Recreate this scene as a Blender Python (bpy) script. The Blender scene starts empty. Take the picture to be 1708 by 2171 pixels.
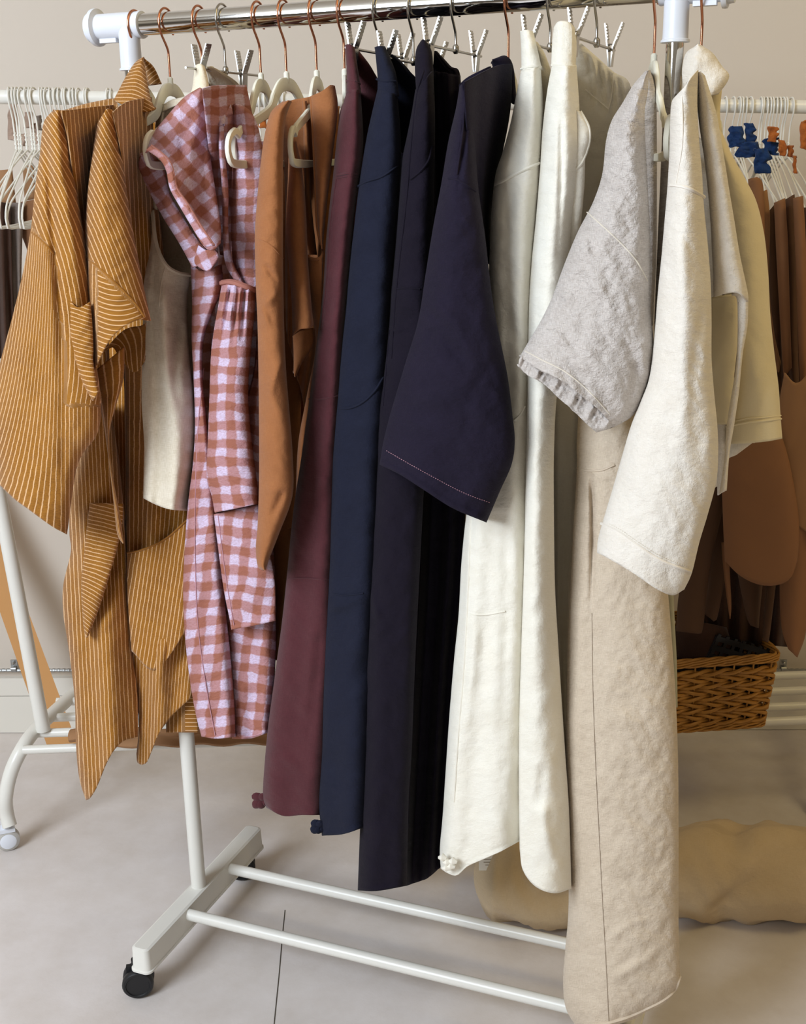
import bpy, math
import numpy as np
from mathutils import Vector
# ---------------------------------------------------------------- camera, world, lights, exposure
F, TH, RO, CH = 2506.0, 0.2934, -0.0200, 1.362
S = bpy.context.scene
fw = np.array([0, math.cos(TH), -math.sin(TH)]); rt0 = np.array([1.0, 0, 0]); up0 = np.cross(rt0, fw)
RT = rt0*math.cos(RO) + up0*math.sin(RO); UP = -rt0*math.sin(RO) + up0*math.cos(RO)
C0 = np.array([0, 0, CH])
cd = bpy.data.cameras.new('camera'); cam = bpy.data.objects.new('camera', cd); S.collection.objects.link(cam)
cd.sensor_fit = 'VERTICAL'; cd.sensor_height = 24; cd.lens = F/2171*24; cd.clip_start = .02
from mathutils import Matrix
cam.matrix_world = Matrix(((RT[0], UP[0], -fw[0], 0), (RT[1], UP[1], -fw[1], 0), (RT[2], UP[2], -fw[2], CH), (0, 0, 0, 1)))
S.camera = cam
S.view_settings.view_transform = 'Standard'; S.view_settings.look = 'None'
S.view_settings.exposure = 0.0; S.view_settings.gamma = 1.0; S.view_settings.use_curve_mapping = False
WORLD = .50
w = bpy.data.worlds.new('world'); S.world = w; w.use_nodes = True
bg = w.node_tree.nodes['Background']; bg.inputs[1].default_value = WORLD
_tc = w.node_tree.nodes.new('ShaderNodeTexCoord'); _sp = w.node_tree.nodes.new('ShaderNodeSeparateXYZ'); _cr = w.node_tree.nodes.new('ShaderNodeValToRGB'); _mr = w.node_tree.nodes.new('ShaderNodeMapRange')
w.node_tree.links.new(_tc.outputs['Generated'], _sp.inputs[0]); w.node_tree.links.new(_sp.outputs[2], _mr.inputs[0]); _mr.inputs[1].default_value = -1; _mr.inputs[2].default_value = 1
w.node_tree.links.new(_mr.outputs[0], _cr.inputs[0]); w.node_tree.links.new(_cr.outputs[0], bg.inputs[0])
_e = _cr.color_ramp.elements; _e[0].position = .30; _e[0].color = (.30, .24, .17, 1); _e[1].position = .9; _e[1].color = (1, .88, .70, 1)
for _p, _c in ((.47, (.16, .13, .10, 1)), (.54, (.56, .48, .37, 1)), (.62, (.9, .79, .62, 1)), (.7, (.76, .66, .52, 1))):
    _q = _e.new(_p); _q.color = _c
def area(name, loc, target, sx, sy, power, col):
    l = bpy.data.lights.new(name, 'AREA'); l.shape = 'RECTANGLE'; l.size = sx; l.size_y = sy; l.energy = power; l.color = col
    o = bpy.data.objects.new(name, l); S.collection.objects.link(o); o.location = loc
    o.rotation_euler = (Vector(target)-Vector(loc)).to_track_quat('-Z', 'Y').to_euler(); return o
area('window_light', (-1.95, -.5, 2.3), (-.1, 1.8, .7), 1.4, 1.4, 114, (.80, .89, 1.0))
area('ceiling_light', (1.55, 1.0, 2.7), (1.0, 1.9, .5), .7, .7, 12, (1.0, .78, .36))

# ---------------------------------------------------------------- projection helpers (a pixel becomes a point on a real plane)
PH = -0.3819; RX, RY, RL = -0.3835, 1.8563, 0.7882
D = np.array([math.cos(PH), math.sin(PH), 0]); N = np.array([math.sin(PH), -math.cos(PH), 0]); R0 = np.array([RX, RY, 0])
Z1 = np.array([0, 0, 1.0])
def ray(x, y):
    x = np.asarray(x, float)[..., None]; y = np.asarray(y, float)[..., None]
    return fw + RT*(x-854)/F - UP*(y-1085.5)/F
def at(x, y, o=0.0):                       # on the vertical plane of the front rack, moved o metres towards the viewer
    r = ray(x, y); o = np.asarray(o, float)
    t = (R0@N + o - C0@N)/(r@N)
    return C0 + r*t[..., None]
def aty(x, y, Y):
    r = ray(x, y); return C0 + r*(np.asarray(Y, float)/r[..., 1])[..., None]
def atz(x, y, z=0.0):
    r = ray(x, y); return C0 + r*((z-CH)/r[..., 2])[..., None]
def px(p):
    q = np.asarray(p, float)-C0; z = q@fw
    return np.array([854+F*(q@RT)/z, 1085.5-F*(q@UP)/z])
def on(s, a, z): return R0 + D*s + N*a + Z1*z     # rack coordinates: along the rail, towards viewer, height

# ---------------------------------------------------------------- objects
def link(o, parent=None):
    S.collection.objects.link(o)
    if parent is not None: o.parent = parent
    return o
def thing(name, loc, label, cat, group=None):
    o = link(bpy.data.objects.new(name, None)); o.location = tuple(loc); o.empty_display_size = .05
    o['label'] = label; o['category'] = cat
    if group: o['group'] = group
    return o
def mesh(name, V, Fc, mat, parent=None, smooth=True, uv=None, label=None, solid=0):
    V = np.asarray(V, float)
    if parent is not None:
        off = np.array(parent.location)
        if parent.parent is not None: off = off + np.array(parent.parent.location)
        V = V - off
        loc = (0, 0, 0)
    else:
        loc = V.mean(0); loc[2] = V[:, 2].min(); V = V - loc
    me = bpy.data.meshes.new(name); me.from_pydata(V.tolist(), [], [tuple(int(k) for k in f) for f in Fc])
    if smooth: me.polygons.foreach_set('use_smooth', [True]*len(me.polygons))
    if uv is not None:
        ul = me.uv_layers.new(name='uv'); idx = np.empty(len(me.loops), int); me.loops.foreach_get('vertex_index', idx)
        ul.data.foreach_set('uv', np.asarray(uv, float)[idx].ravel())
    me.materials.append(mat); me.update()
    o = link(bpy.data.objects.new(name, me), parent); o.location = tuple(loc)
    if label: o['label'] = label
    if solid:
        m = o.modifiers.new('cloth', 'SOLIDIFY'); m.thickness = solid; m.offset = -1
    return o
def tag(o, label, cat, group=None):
    o['label'] = label; o['category'] = cat
    if group: o['group'] = group
    return o
def struct(o): o['kind'] = 'structure'; return o
class MB:
    def __init__(s): s.V = []; s.F = []
    def add(s, V, Fc):
        n = len(s.V); s.V += [tuple(v) for v in np.asarray(V, float)]; s.F += [tuple(k+n for k in f) for f in Fc]; return s
    def box(s, c, ax, h):                 # centre, three axes (rows), half sizes
        c = np.asarray(c, float); ax = np.asarray(ax, float); V = []
        for i in (-1, 1):
            for j in (-1, 1):
                for k in (-1, 1): V.append(c+ax[0]*h[0]*i+ax[1]*h[1]*j+ax[2]*h[2]*k)
        return s.add(V, [(0, 1, 3, 2), (4, 6, 7, 5), (0, 4, 5, 1), (2, 3, 7, 6), (0, 2, 6, 4), (1, 5, 7, 3)])
    def tube(s, P, r, n=10, cap=True, flat=1.0, ref=None, closed=False):
        P = np.asarray(P, float); m = len(P); r = np.broadcast_to(np.asarray(r, float), (m,))
        T = np.gradient(P, axis=0)
        if closed: T = np.roll(P, -1, 0)-np.roll(P, 1, 0)
        T /= np.linalg.norm(T, axis=1)[:, None]+1e-12
        u = np.asarray(ref, float) if ref is not None else (Z1 if abs(T[0][2]) < .9 else np.array([1.0, 0, 0]))
        V = []
        for i in range(m):
            u = u - T[i]*(u@T[i]); u = u/np.linalg.norm(u); b = np.cross(T[i], u)
            for k in range(n):
                a = 2*math.pi*k/n; V.append(P[i]+(u*math.cos(a)+b*math.sin(a)*flat)*r[i])
        Fc = []
        for i in range(m if closed else m-1):
            i2 = (i+1) % m
            for k in range(n): Fc.append((i*n+k, i*n+(k+1) % n, i2*n+(k+1) % n, i2*n+k))
        if cap and not closed: Fc += [tuple(range(n))[::-1], tuple((m-1)*n+k for k in range(n))]
        return s.add(V, Fc)
    def lathe(s, prof, c, ax, n=24):      # prof rows (radius, height) along ax
        ax = np.asarray(ax, float); ax /= np.linalg.norm(ax); u = np.cross(ax, [0.3, .2, 1.0] if abs(ax[2]) < .9 else [1.0, 0, 0]); u /= np.linalg.norm(u); b = np.cross(ax, u)
        V = [np.asarray(c)+ax*h+(u*math.cos(2*math.pi*k/n)+b*math.sin(2*math.pi*k/n))*r for r, h in prof for k in range(n)]
        m = len(prof); Fc = [(i*n+k, i*n+(k+1) % n, (i+1)*n+(k+1) % n, (i+1)*n+k) for i in range(m-1) for k in range(n)]
        Fc += [tuple(range(n))[::-1], tuple((m-1)*n+k for k in range(n))]
        return s.add(V, Fc)
    def out(s, name, mat, parent=None, bevel=0, **k):
        o = mesh(name, s.V, s.F, mat, parent, **k)
        if bevel:
            b = o.modifiers.new('edge', 'BEVEL'); b.width = bevel; b.segments = 3; b.limit_method = 'ANGLE'; b.angle_limit = .6
        if k.get('smooth', True):
            try: o.data.set_sharp_from_angle(angle=.7)
            except Exception: pass
        return o
def P(s):
    return np.array([[float(c) for c in q.split(',')] for q in s.split()])
def cr(Pt, n, bow=True):                   # smooth resample by arc length
    Pt = np.asarray(Pt, float)
    if len(Pt) > 2 and bow:
        Q = np.vstack([2*Pt[0]-Pt[1], Pt, 2*Pt[-1]-Pt[-2]]); out = []
        for i in range(1, len(Q)-2):
            t = np.linspace(0, 1, 12, endpoint=False)[:, None]; a, b, c, d = Q[i-1:i+3]
            out.append(.5*((2*b)+(c-a)*t+(2*a-5*b+4*c-d)*t*t+(3*b-a-3*c+d)*t**3))
        Pt = np.vstack(out+[Pt[-1:]])
    l = np.r_[0, np.cumsum(np.linalg.norm(np.diff(Pt, axis=0), axis=1))]; s = np.linspace(0, l[-1], n)
    return np.stack([np.interp(s, l, Pt[:, k]) for k in range(Pt.shape[1])], 1)
def dist(X, Y, pl):
    pl = cr(pl, 24); best = np.full(X.shape, 1e9); S_ = np.zeros(X.shape)
    for i, (a, b) in enumerate(zip(pl[:-1], pl[1:])):
        ab = b-a; t = np.clip(((X-a[0])*ab[0]+(Y-a[1])*ab[1])/(ab@ab+1e-9), 0, 1)
        d = np.hypot(X-a[0]-t*ab[0], Y-a[1]-t*ab[1]); S_ = np.where(d < best, (i+t)/23., S_); best = np.minimum(best, d)
    return best, S_
def wob(X, Y, seed, n=7, an=1.0):
    r = np.random.RandomState(seed); o = 0
    wx = X + .35*np.sin(Y*1.7+r.rand()*6); wy = Y + .35*np.sin(X*2.1+r.rand()*6)
    for i in range(n):
        a = r.rand()*math.pi; f = 1.5**(i*.8); o = o + np.sin((wx*math.cos(a)+wy*math.sin(a)*an)*f*2.2+r.rand()*7)/f
    return o/2
PPM = 1370.0
def panel(name, mat, parent, L, R, T=None, B=None, o=.1, bulge=.03, back=.06, folds=(), wr=.0018, ws=60., drape=None,
          uv=None, step=6., seed=1, flat=2.0, label=None, open_=True, thick=.0016, hem=0, tilt=None):
    L = P(L) if isinstance(L, str) else np.asarray(L, float); R = P(R) if isinstance(R, str) else np.asarray(R, float)
    ln = max(np.linalg.norm(np.diff(L, axis=0), axis=1).sum(), np.linalg.norm(np.diff(R, axis=0), axis=1).sum())
    wd = max(np.linalg.norm(L[0]-R[0]), np.linalg.norm(L[-1]-R[-1]), np.linalg.norm(L[len(L)//2]-R[len(R)//2]), 20)
    nv = int(max(6, ln/step)); nu = int(max(9, wd/step*1.15))
    v = np.linspace(0, 1, nv); uu = np.linspace(0, 1, nu); u = .5-.5*np.cos(math.pi*uu)*.75 - .125*np.cos(math.pi*uu)*0
    u = (u-u[0])/(u[-1]-u[0])
    Lc = cr(L, nv); Rc = cr(R, nv)
    def side(Q, a, b):
        if Q is None: return a+(b-a)*u[:, None]
        Q = P(Q) if isinstance(Q, str) else np.asarray(Q, float)
        Q = np.vstack([a, Q, b]); c = cr(Q, 200); s = np.linspace(0, 1, 200)
        return np.stack([np.interp(u, s, c[:, k]) for k in (0, 1)], 1)
    Tc = side(T, Lc[0], Rc[0]); Bc = side(B, Lc[-1], Rc[-1])
    V = v[:, None, None]; U = u[None, :, None]
    G = (1-V)*Tc[None]+V*Bc[None]+(1-U)*Lc[:, None]+U*Rc[:, None]-((1-U)*(1-V)*Lc[0]+U*(1-V)*Rc[0]+(1-U)*V*Lc[-1]+U*V*Rc[-1])
    X, Y = G[..., 0], G[..., 1]; V = V[..., 0]+0*X; U = U[..., 0]+0*X
    def seq(q):
        if np.isscalar(q): return np.full((nv, 1), float(q))
        q = np.asarray(q, float); return np.interp(v, np.linspace(0, 1, len(q)), q)[:, None]
    prof = (1-np.abs(2*U-1)**flat)**(1/2.0)
    O = seq(o) + seq(bulge)*prof
    if tilt: O = O + (tilt[0]*(1-U)+tilt[1]*U)*(1 if len(tilt) < 3 else np.clip(1-V*tilt[2], 0, 1))
    win = np.clip(prof*1.6, 0, 1)
    O = O + wr*wob(X/ws, Y/ws*.8, seed)*win + wr*.45*wob(X/ws*3.1, Y/ws*2.6, seed+50)*win
    if drape:
        am, k = drape[:2]; ph = drape[2] if len(drape) > 2 else 0
        O = O + am*np.sin(U*k*2*math.pi+ph+.8*np.sin(V*3+seed))*win*(.35+.65*V)
    for f in folds:
        pl = P(f[0]) if isinstance(f[0], str) else f[0]; d, sp_ = dist(X, Y, pl)
        O = O + f[1]*np.exp(-(d/f[2])**2)*np.clip((1-sp_)*1.8, 0, 1)*np.clip(sp_*8+.15, 0, 1)
    if hem:                                    # turned hem: the last rows stand out by a millimetre
        e = np.clip((V*ln-(ln-hem))/3.0, 0, 1); O = O + .0016*e - .0018*np.exp(-((V*ln-(ln-hem))/3.5)**2)
    Pf = at(X, Y, O)
    ub = U[:, 1:-1][:, ::-1]
    pb = (1-np.abs(2*ub-1)**2)**.5
    Xb, Yb = X[:, 1:-1][:, ::-1], Y[:, 1:-1][:, ::-1]
    Ob = seq(o) + (0 if not tilt else (tilt[0]*(1-ub)+tilt[1]*ub)*(1 if len(tilt) < 3 else np.clip(1-V[:, :1]*tilt[2], 0, 1))) - seq(back)*pb + wr*wob(Xb/ws, Yb/ws, seed+9)*pb
    Yb2 = Yb - 4*(V[:, :1] > .999) + 4*(V[:, :1] < .001)
    Pb = at(Xb, Yb2, Ob)
    ring = np.concatenate([Pf, Pb], 1); m = ring.shape[1]
    if uv is None: su, sv = X, -Y
    else: su, sv = uv(U+0*X, V+0*X, X, Y)
    su = su+0*X; sv = sv+0*X
    UVr = np.stack([np.concatenate([su, su[:, 1:-1][:, ::-1]], 1), np.concatenate([sv, sv[:, 1:-1][:, ::-1]], 1)], -1)/PPM
    Fc = []
    for i in range(nv-1):
        for j in range(m):
            j2 = (j+1) % m; Fc.append((i*m+j, (i+1)*m+j, (i+1)*m+j2, i*m+j2))
    ob = mesh(name, ring.reshape(-1, 3), Fc, mat, parent, uv=UVr.reshape(-1, 2), label=label, solid=thick)
    ob_info = (ob, X, Y, O)
    return ob_info
def seam(info, pts, mat, r=.0011, lift=.0006, name='seam', parent=None, dash=None, n=None, label=None):
    ob, X, Y, O = info; pl = P(pts) if isinstance(pts, str) else np.asarray(pts, float)
    ln = np.linalg.norm(np.diff(pl, axis=0), axis=1).sum(); c = cr(pl, int(max(6, ln/5)))
    off = []
    for a in c:
        d = (X-a[0])**2+(Y-a[1])**2; k = np.argsort(d.ravel())[:4]; ww = 1/(d.ravel()[k]+4); off.append((O.ravel()[k]*ww).sum()/ww.sum())
    off = np.array(off); off[1:-1] = (off[:-2]+off[1:-1]+off[2:])/3
    W = at(c[:, 0], c[:, 1], off+lift); mb = MB()
    if dash:
        for i in range(0, len(W)-1, 1): mb.tube(np.array([W[i]*.85+W[i+1]*.15, W[i]*.35+W[i+1]*.65]), r, 5)
    else: mb.tube(W, r, 6)
    return mb.out(name, mat, parent or ob.parent, label=label)

# ---------------------------------------------------------------- materials
def lin(c):
    if isinstance(c, str): c = [int(c[i:i+2], 16) for i in (0, 2, 4)]
    c = np.array(c, float)/255; return tuple(np.where(c <= .04045, c/12.92, ((c+.055)/1.055)**2.4))+(1,)
class NT:
    def __init__(s, name):
        s.m = bpy.data.materials.new(name); s.m.use_nodes = True; s.t = s.m.node_tree; s.b = s.t.nodes['Principled BSDF']
    def n(s, typ, **k):
        q = s.t.nodes.new(typ)
        for a, b in k.items():
            if a[0] == '_': q.inputs[a[1:].replace('_', ' ')].default_value = b
            else: setattr(q, a, b)
        return q
    def l(s, a, b): s.t.links.new(a, b)
    def math(s, op, a, b=None, c=None):
        q = s.n('ShaderNodeMath', operation=op)
        for i, z in enumerate((a, b, c)):
            if z is None: continue
            if hasattr(z, 'is_linked') or hasattr(z, 'links'): s.l(z, q.inputs[i])
            else: q.inputs[i].default_value = z
        return q.outputs[0]
    def mix(s, f, a, b):
        q = s.n('ShaderNodeMix', data_type='RGBA')
        for z, i in ((f, 0), (a, 6), (b, 7)):
            if hasattr(z, 'links'): s.l(z, q.inputs[i])
            else: q.inputs[i].default_value = z
        return q.outputs[2]
    def bump(s, h, st, d=.001, nrm=None):
        q = s.n('ShaderNodeBump'); q.inputs['Strength'].default_value = st; q.inputs['Distance'].default_value = d; s.l(h, q.inputs['Height'])
        if nrm is not None: s.l(nrm, q.inputs['Normal'])
        return q.outputs[0]
def noise(t, vec, sc, det=3, ro=.6):
    q = t.n('ShaderNodeTexNoise'); q.inputs['Scale'].default_value = sc; q.inputs['Detail'].default_value = det; q.inputs['Roughness'].default_value = ro
    t.l(vec, q.inputs['Vector']); return q.outputs[0]
def mapping(t, vec, scale):
    q = t.n('ShaderNodeMapping'); q.inputs['Scale'].default_value = scale; t.l(vec, q.inputs['Vector']); return q.outputs[0]
def fabric(name, col, col2=None, rough=.92, weave=.35, crum=.3, crs=38, slub=.3, fine=1500, sheen=.15):
    t = NT(name); uv = t.n('ShaderNodeTexCoord').outputs['UV']
    c1 = lin(col); c2 = lin(col2) if col2 else tuple(x*.8 for x in c1[:3])+(1,)
    sx = noise(t, mapping(t, uv, (fine*.9, fine*.07, 1)), 1, 2); sy = noise(t, mapping(t, uv, (fine*.07, fine*.9, 1)), 1, 2)
    th = t.math('ADD', sx, sy); blot = noise(t, uv, 22, 4)
    f = t.math('MULTIPLY', t.math('SUBTRACT', th, .62), slub*2.2); f2 = t.math('ADD', f, t.math('MULTIPLY', t.math('SUBTRACT', blot, .5), .7))
    q = t.math('MINIMUM', t.math('MAXIMUM', f2, 0.0), 1.0)
    t.l(t.mix(q, c1, c2), t.b.inputs['Base Color'])
    t.b.inputs['Roughness'].default_value = rough; t.b.inputs['Specular IOR Level'].default_value = .2
    t.b.inputs['Sheen Weight'].default_value = sheen; t.b.inputs['Sheen Roughness'].default_value = .5
    n1 = t.bump(th, weave, .0006); cr_ = noise(t, mapping(t, uv, (crs, crs*1.25, 1)), 1, 5, .62)
    t.l(t.bump(cr_, crum, .012, n1), t.b.inputs['Normal']); return t.m
def striped(name, base, base2, line, period=.0088, wdt=.17):
    t = NT(name); uv = t.n('ShaderNodeTexCoord').outputs['UV']
    sp = t.n('ShaderNodeSeparateXYZ'); t.l(uv, sp.inputs[0])
    wv = noise(t, mapping(t, uv, (60, 60, 1)), 1, 2)
    x = t.math('ADD', t.math('DIVIDE', sp.outputs[0], period), t.math('MULTIPLY', wv, .35))
    d = t.math('ABSOLUTE', t.math('SUBTRACT', t.math('FRACT', x), .5))
    nb = noise(t, mapping(t, uv, (500, 500, 1)), 1, 3)
    edge = t.math('ADD', wdt*.62, t.math('MULTIPLY', t.math('SUBTRACT', nb, .5), .16))
    mk = t.n('ShaderNodeMapRange'); t.l(t.math('SUBTRACT', edge, d), mk.inputs[0]); mk.inputs[1].default_value = -.03; mk.inputs[2].default_value = .05
    gr = noise(t, mapping(t, uv, (240, 700, 1)), 1, 4, .7); bl = noise(t, uv, 14, 3)
    q = t.math('MINIMUM', t.math('MAXIMUM', t.math('ADD', t.math('MULTIPLY', t.math('SUBTRACT', gr, .42), 2.0), t.math('SUBTRACT', bl, .5)), 0.), 1.)
    bc = t.mix(q, lin(base), lin(base2))
    t.l(t.mix(t.math('MULTIPLY', mk.outputs[0], .85), bc, lin(line)), t.b.inputs['Base Color'])
    h = t.math('ADD', t.math('MULTIPLY', gr, .8), t.math('MULTIPLY', mk.outputs[0], .7))
    n1 = t.bump(h, .5, .0012); cr_ = noise(t, mapping(t, uv, (60, 60, 1)), 1, 4)
    t.l(t.bump(cr_, .25, .006, n1), t.b.inputs['Normal'])
    t.b.inputs['Roughness'].default_value = .9; t.b.inputs['Specular IOR Level'].default_value = .15; t.b.inputs['Sheen Weight'].default_value = .2; return t.m
def gingham(name, dark, mid, light, period=.0285):
    t = NT(name); uv = t.n('ShaderNodeTexCoord').outputs['UV']; sp = t.n('ShaderNodeSeparateXYZ'); t.l(uv, sp.inputs[0])
    wv = noise(t, mapping(t, uv, (22, 22, 1)), 1, 3)
    def band(c, k):
        x = t.math('ADD', t.math('DIVIDE', c, period), t.math('MULTIPLY', wv, k)); d = t.math('ABSOLUTE', t.math('SUBTRACT', t.math('FRACT', x), .5))
        nb = noise(t, mapping(t, uv, (420, 420, 1)), 1, 2)
        mk = t.n('ShaderNodeMapRange'); t.l(t.math('ADD', t.math('SUBTRACT', d, .25), t.math('MULTIPLY', t.math('SUBTRACT', nb, .5), .12)), mk.inputs[0]); mk.inputs[1].default_value = -.04; mk.inputs[2].default_value = .04
        return mk.outputs[0]
    a = band(sp.outputs[0], .55); b = band(sp.outputs[1], .75)
    c = t.mix(t.math('MULTIPLY', a, b), t.mix(t.math('MAXIMUM', a, b), lin(dark), lin(mid)), lin(light))
    nn = noise(t, mapping(t, uv, (300, 500, 1)), 1, 4, .7)
    c = t.mix(t.math('MULTIPLY', t.math('MAXIMUM', t.math('SUBTRACT', nn, .42), 0.), 1.7), c, lin(dark))
    t.l(c, t.b.inputs['Base Color']); n1 = t.bump(nn, .4, .0012); cr_ = noise(t, mapping(t, uv, (75, 110, 1)), 1, 4)
    t.l(t.bump(cr_, .4, .008, n1), t.b.inputs['Normal']); t.b.inputs['Roughness'].default_value = .92; t.b.inputs['Specular IOR Level'].default_value = .15; return t.m
def plain(name, col, rough=.5, metal=0., var=.0, vs=20, bump=0., bs=200, spec=.5, col2=None):
    t = NT(name); t.b.inputs['Roughness'].default_value = rough; t.b.inputs['Metallic'].default_value = metal; t.b.inputs['Specular IOR Level'].default_value = spec
    ob = t.n('ShaderNodeTexCoord').outputs['Object']; c1 = lin(col); c2 = lin(col2) if col2 else tuple(x*(1-var) for x in c1[:3])+(1,)
    t.l(t.mix(noise(t, ob, vs, 4), c1, c2), t.b.inputs['Base Color'])
    if bump: t.l(t.bump(noise(t, ob, bs, 3), bump, .001), t.b.inputs['Normal'])
    return t.m
M = {}
M['gold'] = striped('mustard_striped_cotton', 'A06B26', '66390C', 'E8BE90', .0062, .18)
M['gingham'] = gingham('rust_lilac_gingham', '9C6453', 'B5888B', 'D3C3DC')
M['oat'] = fabric('oatmeal_linen', 'E6DDCC', 'C6B99F', slub=.55, crum=.22)
M['cream'] = fabric('cream_skirt_linen', 'EFE6D0', 'D9CBAA')
M['rust'] = fabric('rust_brown_twill', 'A0683F', '84502E', weave=.25, crum=.25, slub=.3)
M['maroon'] = fabric('maroon_linen', '552B30', '3E1C21', crum=.22, slub=.35)
M['navy'] = fabric('navy_linen', '1B1E2F', '0F111D', crum=.25, slub=.3, sheen=.02)
M['black'] = fabric('blue_black_linen', '150F1D', '09060F', crum=.25, slub=.3, sheen=.02)
M['shirt'] = fabric('ink_navy_linen', '1E182A', '130F1B', crum=.32, slub=.4, sheen=.02)
M['ivory'] = fabric('ivory_linen', 'ECE8DC', 'DED5C0', crum=.28, slub=.22)
M['gauze'] = fabric('grey_beige_crinkled_linen', 'DDD6D0', 'BAB0A8', crum=.75, crs=34, slub=.8, weave=.7)
M['long'] = fabric('natural_linen', 'D6C7B3', 'BCAB95', crum=.38, crs=42, slub=.6, weave=.5)
M['denim'] = fabric('cream_denim', 'EAE4DA', 'D8CCBA', crum=.35, crs=55, slub=.3, weave=.6)
M['tee'] = fabric('sand_cotton_jersey', 'E2D4B0', 'D4C49C', weave=.12, crum=.12, slub=.12)
M['thread'] = plain('pale_thread', 'D8CFC0', .9)
M['pink_thread'] = plain('dusty_pink_thread', 'B98A94', .9)
M['white_plastic'] = plain('white_plastic', 'E4E8F0', .35, var=.06)
M['white_metal'] = plain('white_painted_metal', 'E6E4DC', .3, var=.06, vs=9)
M['velvet'] = plain('ivory_flocked_hanger', 'EEECDC', .75, var=.05, bump=.15, bs=900, spec=.25)
M['chrome'] = plain('polished_chrome', 'DADADA', .07, 1.0)
M['steel'] = plain('hanger_steel', 'B9B7B2', .22, 1.0)
M['copper'] = plain('copper_wire', 'C98A6C', .25, 1.0)
M['rubber'] = plain('black_plastic', '17171A', .5, var=.2)
M['card'] = plain('kraft_card', '8C603E', .85, var=.15, vs=6, bump=.1)
M['card2'] = plain('dark_kraft_card', '553822', .85, var=.25, vs=5)
M['paper'] = plain('tan_pattern_paper', 'A07650', .85, var=.12, vs=6)
M['wicker'] = plain('honey_wicker', 'C08A3A', .55, col2='8A5A1E', vs=60, bump=.3, bs=120)
M['dkplastic'] = plain('black_crate_plastic', '141318', .5)
M['canvas'] = fabric('beige_canvas', 'CDB795', 'B79E7C', crum=.3)
M['scrap_blue'] = fabric('blue_fabric_scrap', '1E3A66', '14254A'); M['scrap_rust'] = fabric('rust_fabric_scrap', 'B4662C', '8E4A1E')
M['scrap_beige'] = fabric('beige_fabric_scrap', 'B9A090', '98806E')
M['board'] = plain('tan_board', 'C08C52', .7, var=.1, vs=5)
M['galv'] = plain('galvanised_metal', 'A9AAA8', .35, .8, var=.2, vs=40)
M['seamline'] = plain('taupe_seam', '9C8C7A', .9)
M['tagw'] = plain('white_label', 'E8E2D6', .8)
M['ink'] = plain('grey_ink', 'A29684', .8)
M['dark_cloth_and_shade'] = fabric('dark_brown_cloth', '4A3226', '2E1E18'); M['grey_cloth'] = fabric('grey_cloth', '8C8078', '6C6058')

# ---------------------------------------------------------------- setting
def floor_mat():
    t = NT('painted_concrete'); ob = t.n('ShaderNodeTexCoord').outputs['Object']
    a = noise(t, ob, 1.6, 5, .6); b = noise(t, ob, 9, 6, .65); c = noise(t, ob, 60, 4)
    f = t.math('ADD', t.math('MULTIPLY', a, .6), t.math('MULTIPLY', b, .4))
    mk = t.n('ShaderNodeMapRange'); t.l(f, mk.inputs[0]); mk.inputs[1].default_value = .38; mk.inputs[2].default_value = .62
    col = t.mix(mk.outputs[0], lin('E0DAD8'), lin('CCC3BC'))
    v = t.n('ShaderNodeTexVoronoi'); v.inputs['Scale'].default_value = 7; t.l(ob, v.inputs['Vector'])
    sp = t.n('ShaderNodeMapRange'); t.l(v.outputs['Distance'], sp.inputs[0]); sp.inputs[1].default_value = .035; sp.inputs[2].default_value = .02
    gate = t.math('GREATER_THAN', noise(t, ob, 3.3, 2), .56)
    t.l(t.mix(t.math('MULTIPLY', t.math('MULTIPLY', sp.outputs[0], gate), .8), col, lin('5A4C3E')), t.b.inputs['Base Color'])
    t.b.inputs['Roughness'].default_value = .48; t.b.inputs['Specular IOR Level'].default_value = .35
    n1 = t.bump(c, .08, .002); t.l(t.bump(b, .12, .01, n1), t.b.inputs['Normal']); return t.m
M['floor'] = floor_mat()
M['wall'] = plain('beige_wall_paint', 'D0C6BA', .85, var=.05, vs=2.5, bump=.12, bs=60, spec=.2)
M['base'] = plain('white_board_paint', 'E0DCD2', .6, var=.05, vs=4)
M['crack'] = plain('floor_joint', '4E463C', .9)
fl = MB().box((0, 1.0, -.05), np.eye(3), (4, 3.6, .05)).out('floor', M['floor'], smooth=False); struct(fl)
WA, WB = atz(0, 1553), atz(1708, 1546); WD = (WB-WA)/np.linalg.norm(WB-WA); WN = np.array([WD[1], -WD[0], 0])
def atw(x, y, o=0.0):
    r = ray(x, y); return C0 + r*((WA@WN+o-C0@WN)/(r@WN))
wc = WA+WD*.9
struct(MB().box(wc-WN*.06+Z1*1.6, [WD, WN, Z1], (3.4, .05, 1.6)).out('wall_back', M['wall'], smooth=False))
struct(MB().box((0, 1.0, 2.95), np.eye(3), (4, 3.6, .05)).out('unseen_ceiling', plain('white_ceiling', 'D8D0C2', .9), smooth=False))  # out of view, added to hold back the ambient world light
struct(MB().box((2.0, 1.0, 1.45), np.eye(3), (.05, 3.6, 1.45)).out('unseen_wall_right', plain('tan_wall_paint', '9C8A6C', .9), smooth=False))  # unseen, added to block world light so the right side falls darker
zb = float(atw(60, 1436)[2]); zj = float(atw(60, 1474)[2])
b1 = MB(); b1.box(wc-WN*.003+Z1*(zj/2), [WD, WN, Z1], (3.4, .007, zj/2-.0015)); b1.box(wc-WN*.003+Z1*(zj+zb)/2, [WD, WN, Z1], (3.4, .007, (zb-zj)/2-.0005))
struct(b1.out('baseboard_back', M['base'], smooth=False))
zt = .006
cm = MB()
jp = cr(P('604,1930 598,1990 592,2060 586,2120 578,2200'), 14)
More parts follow.
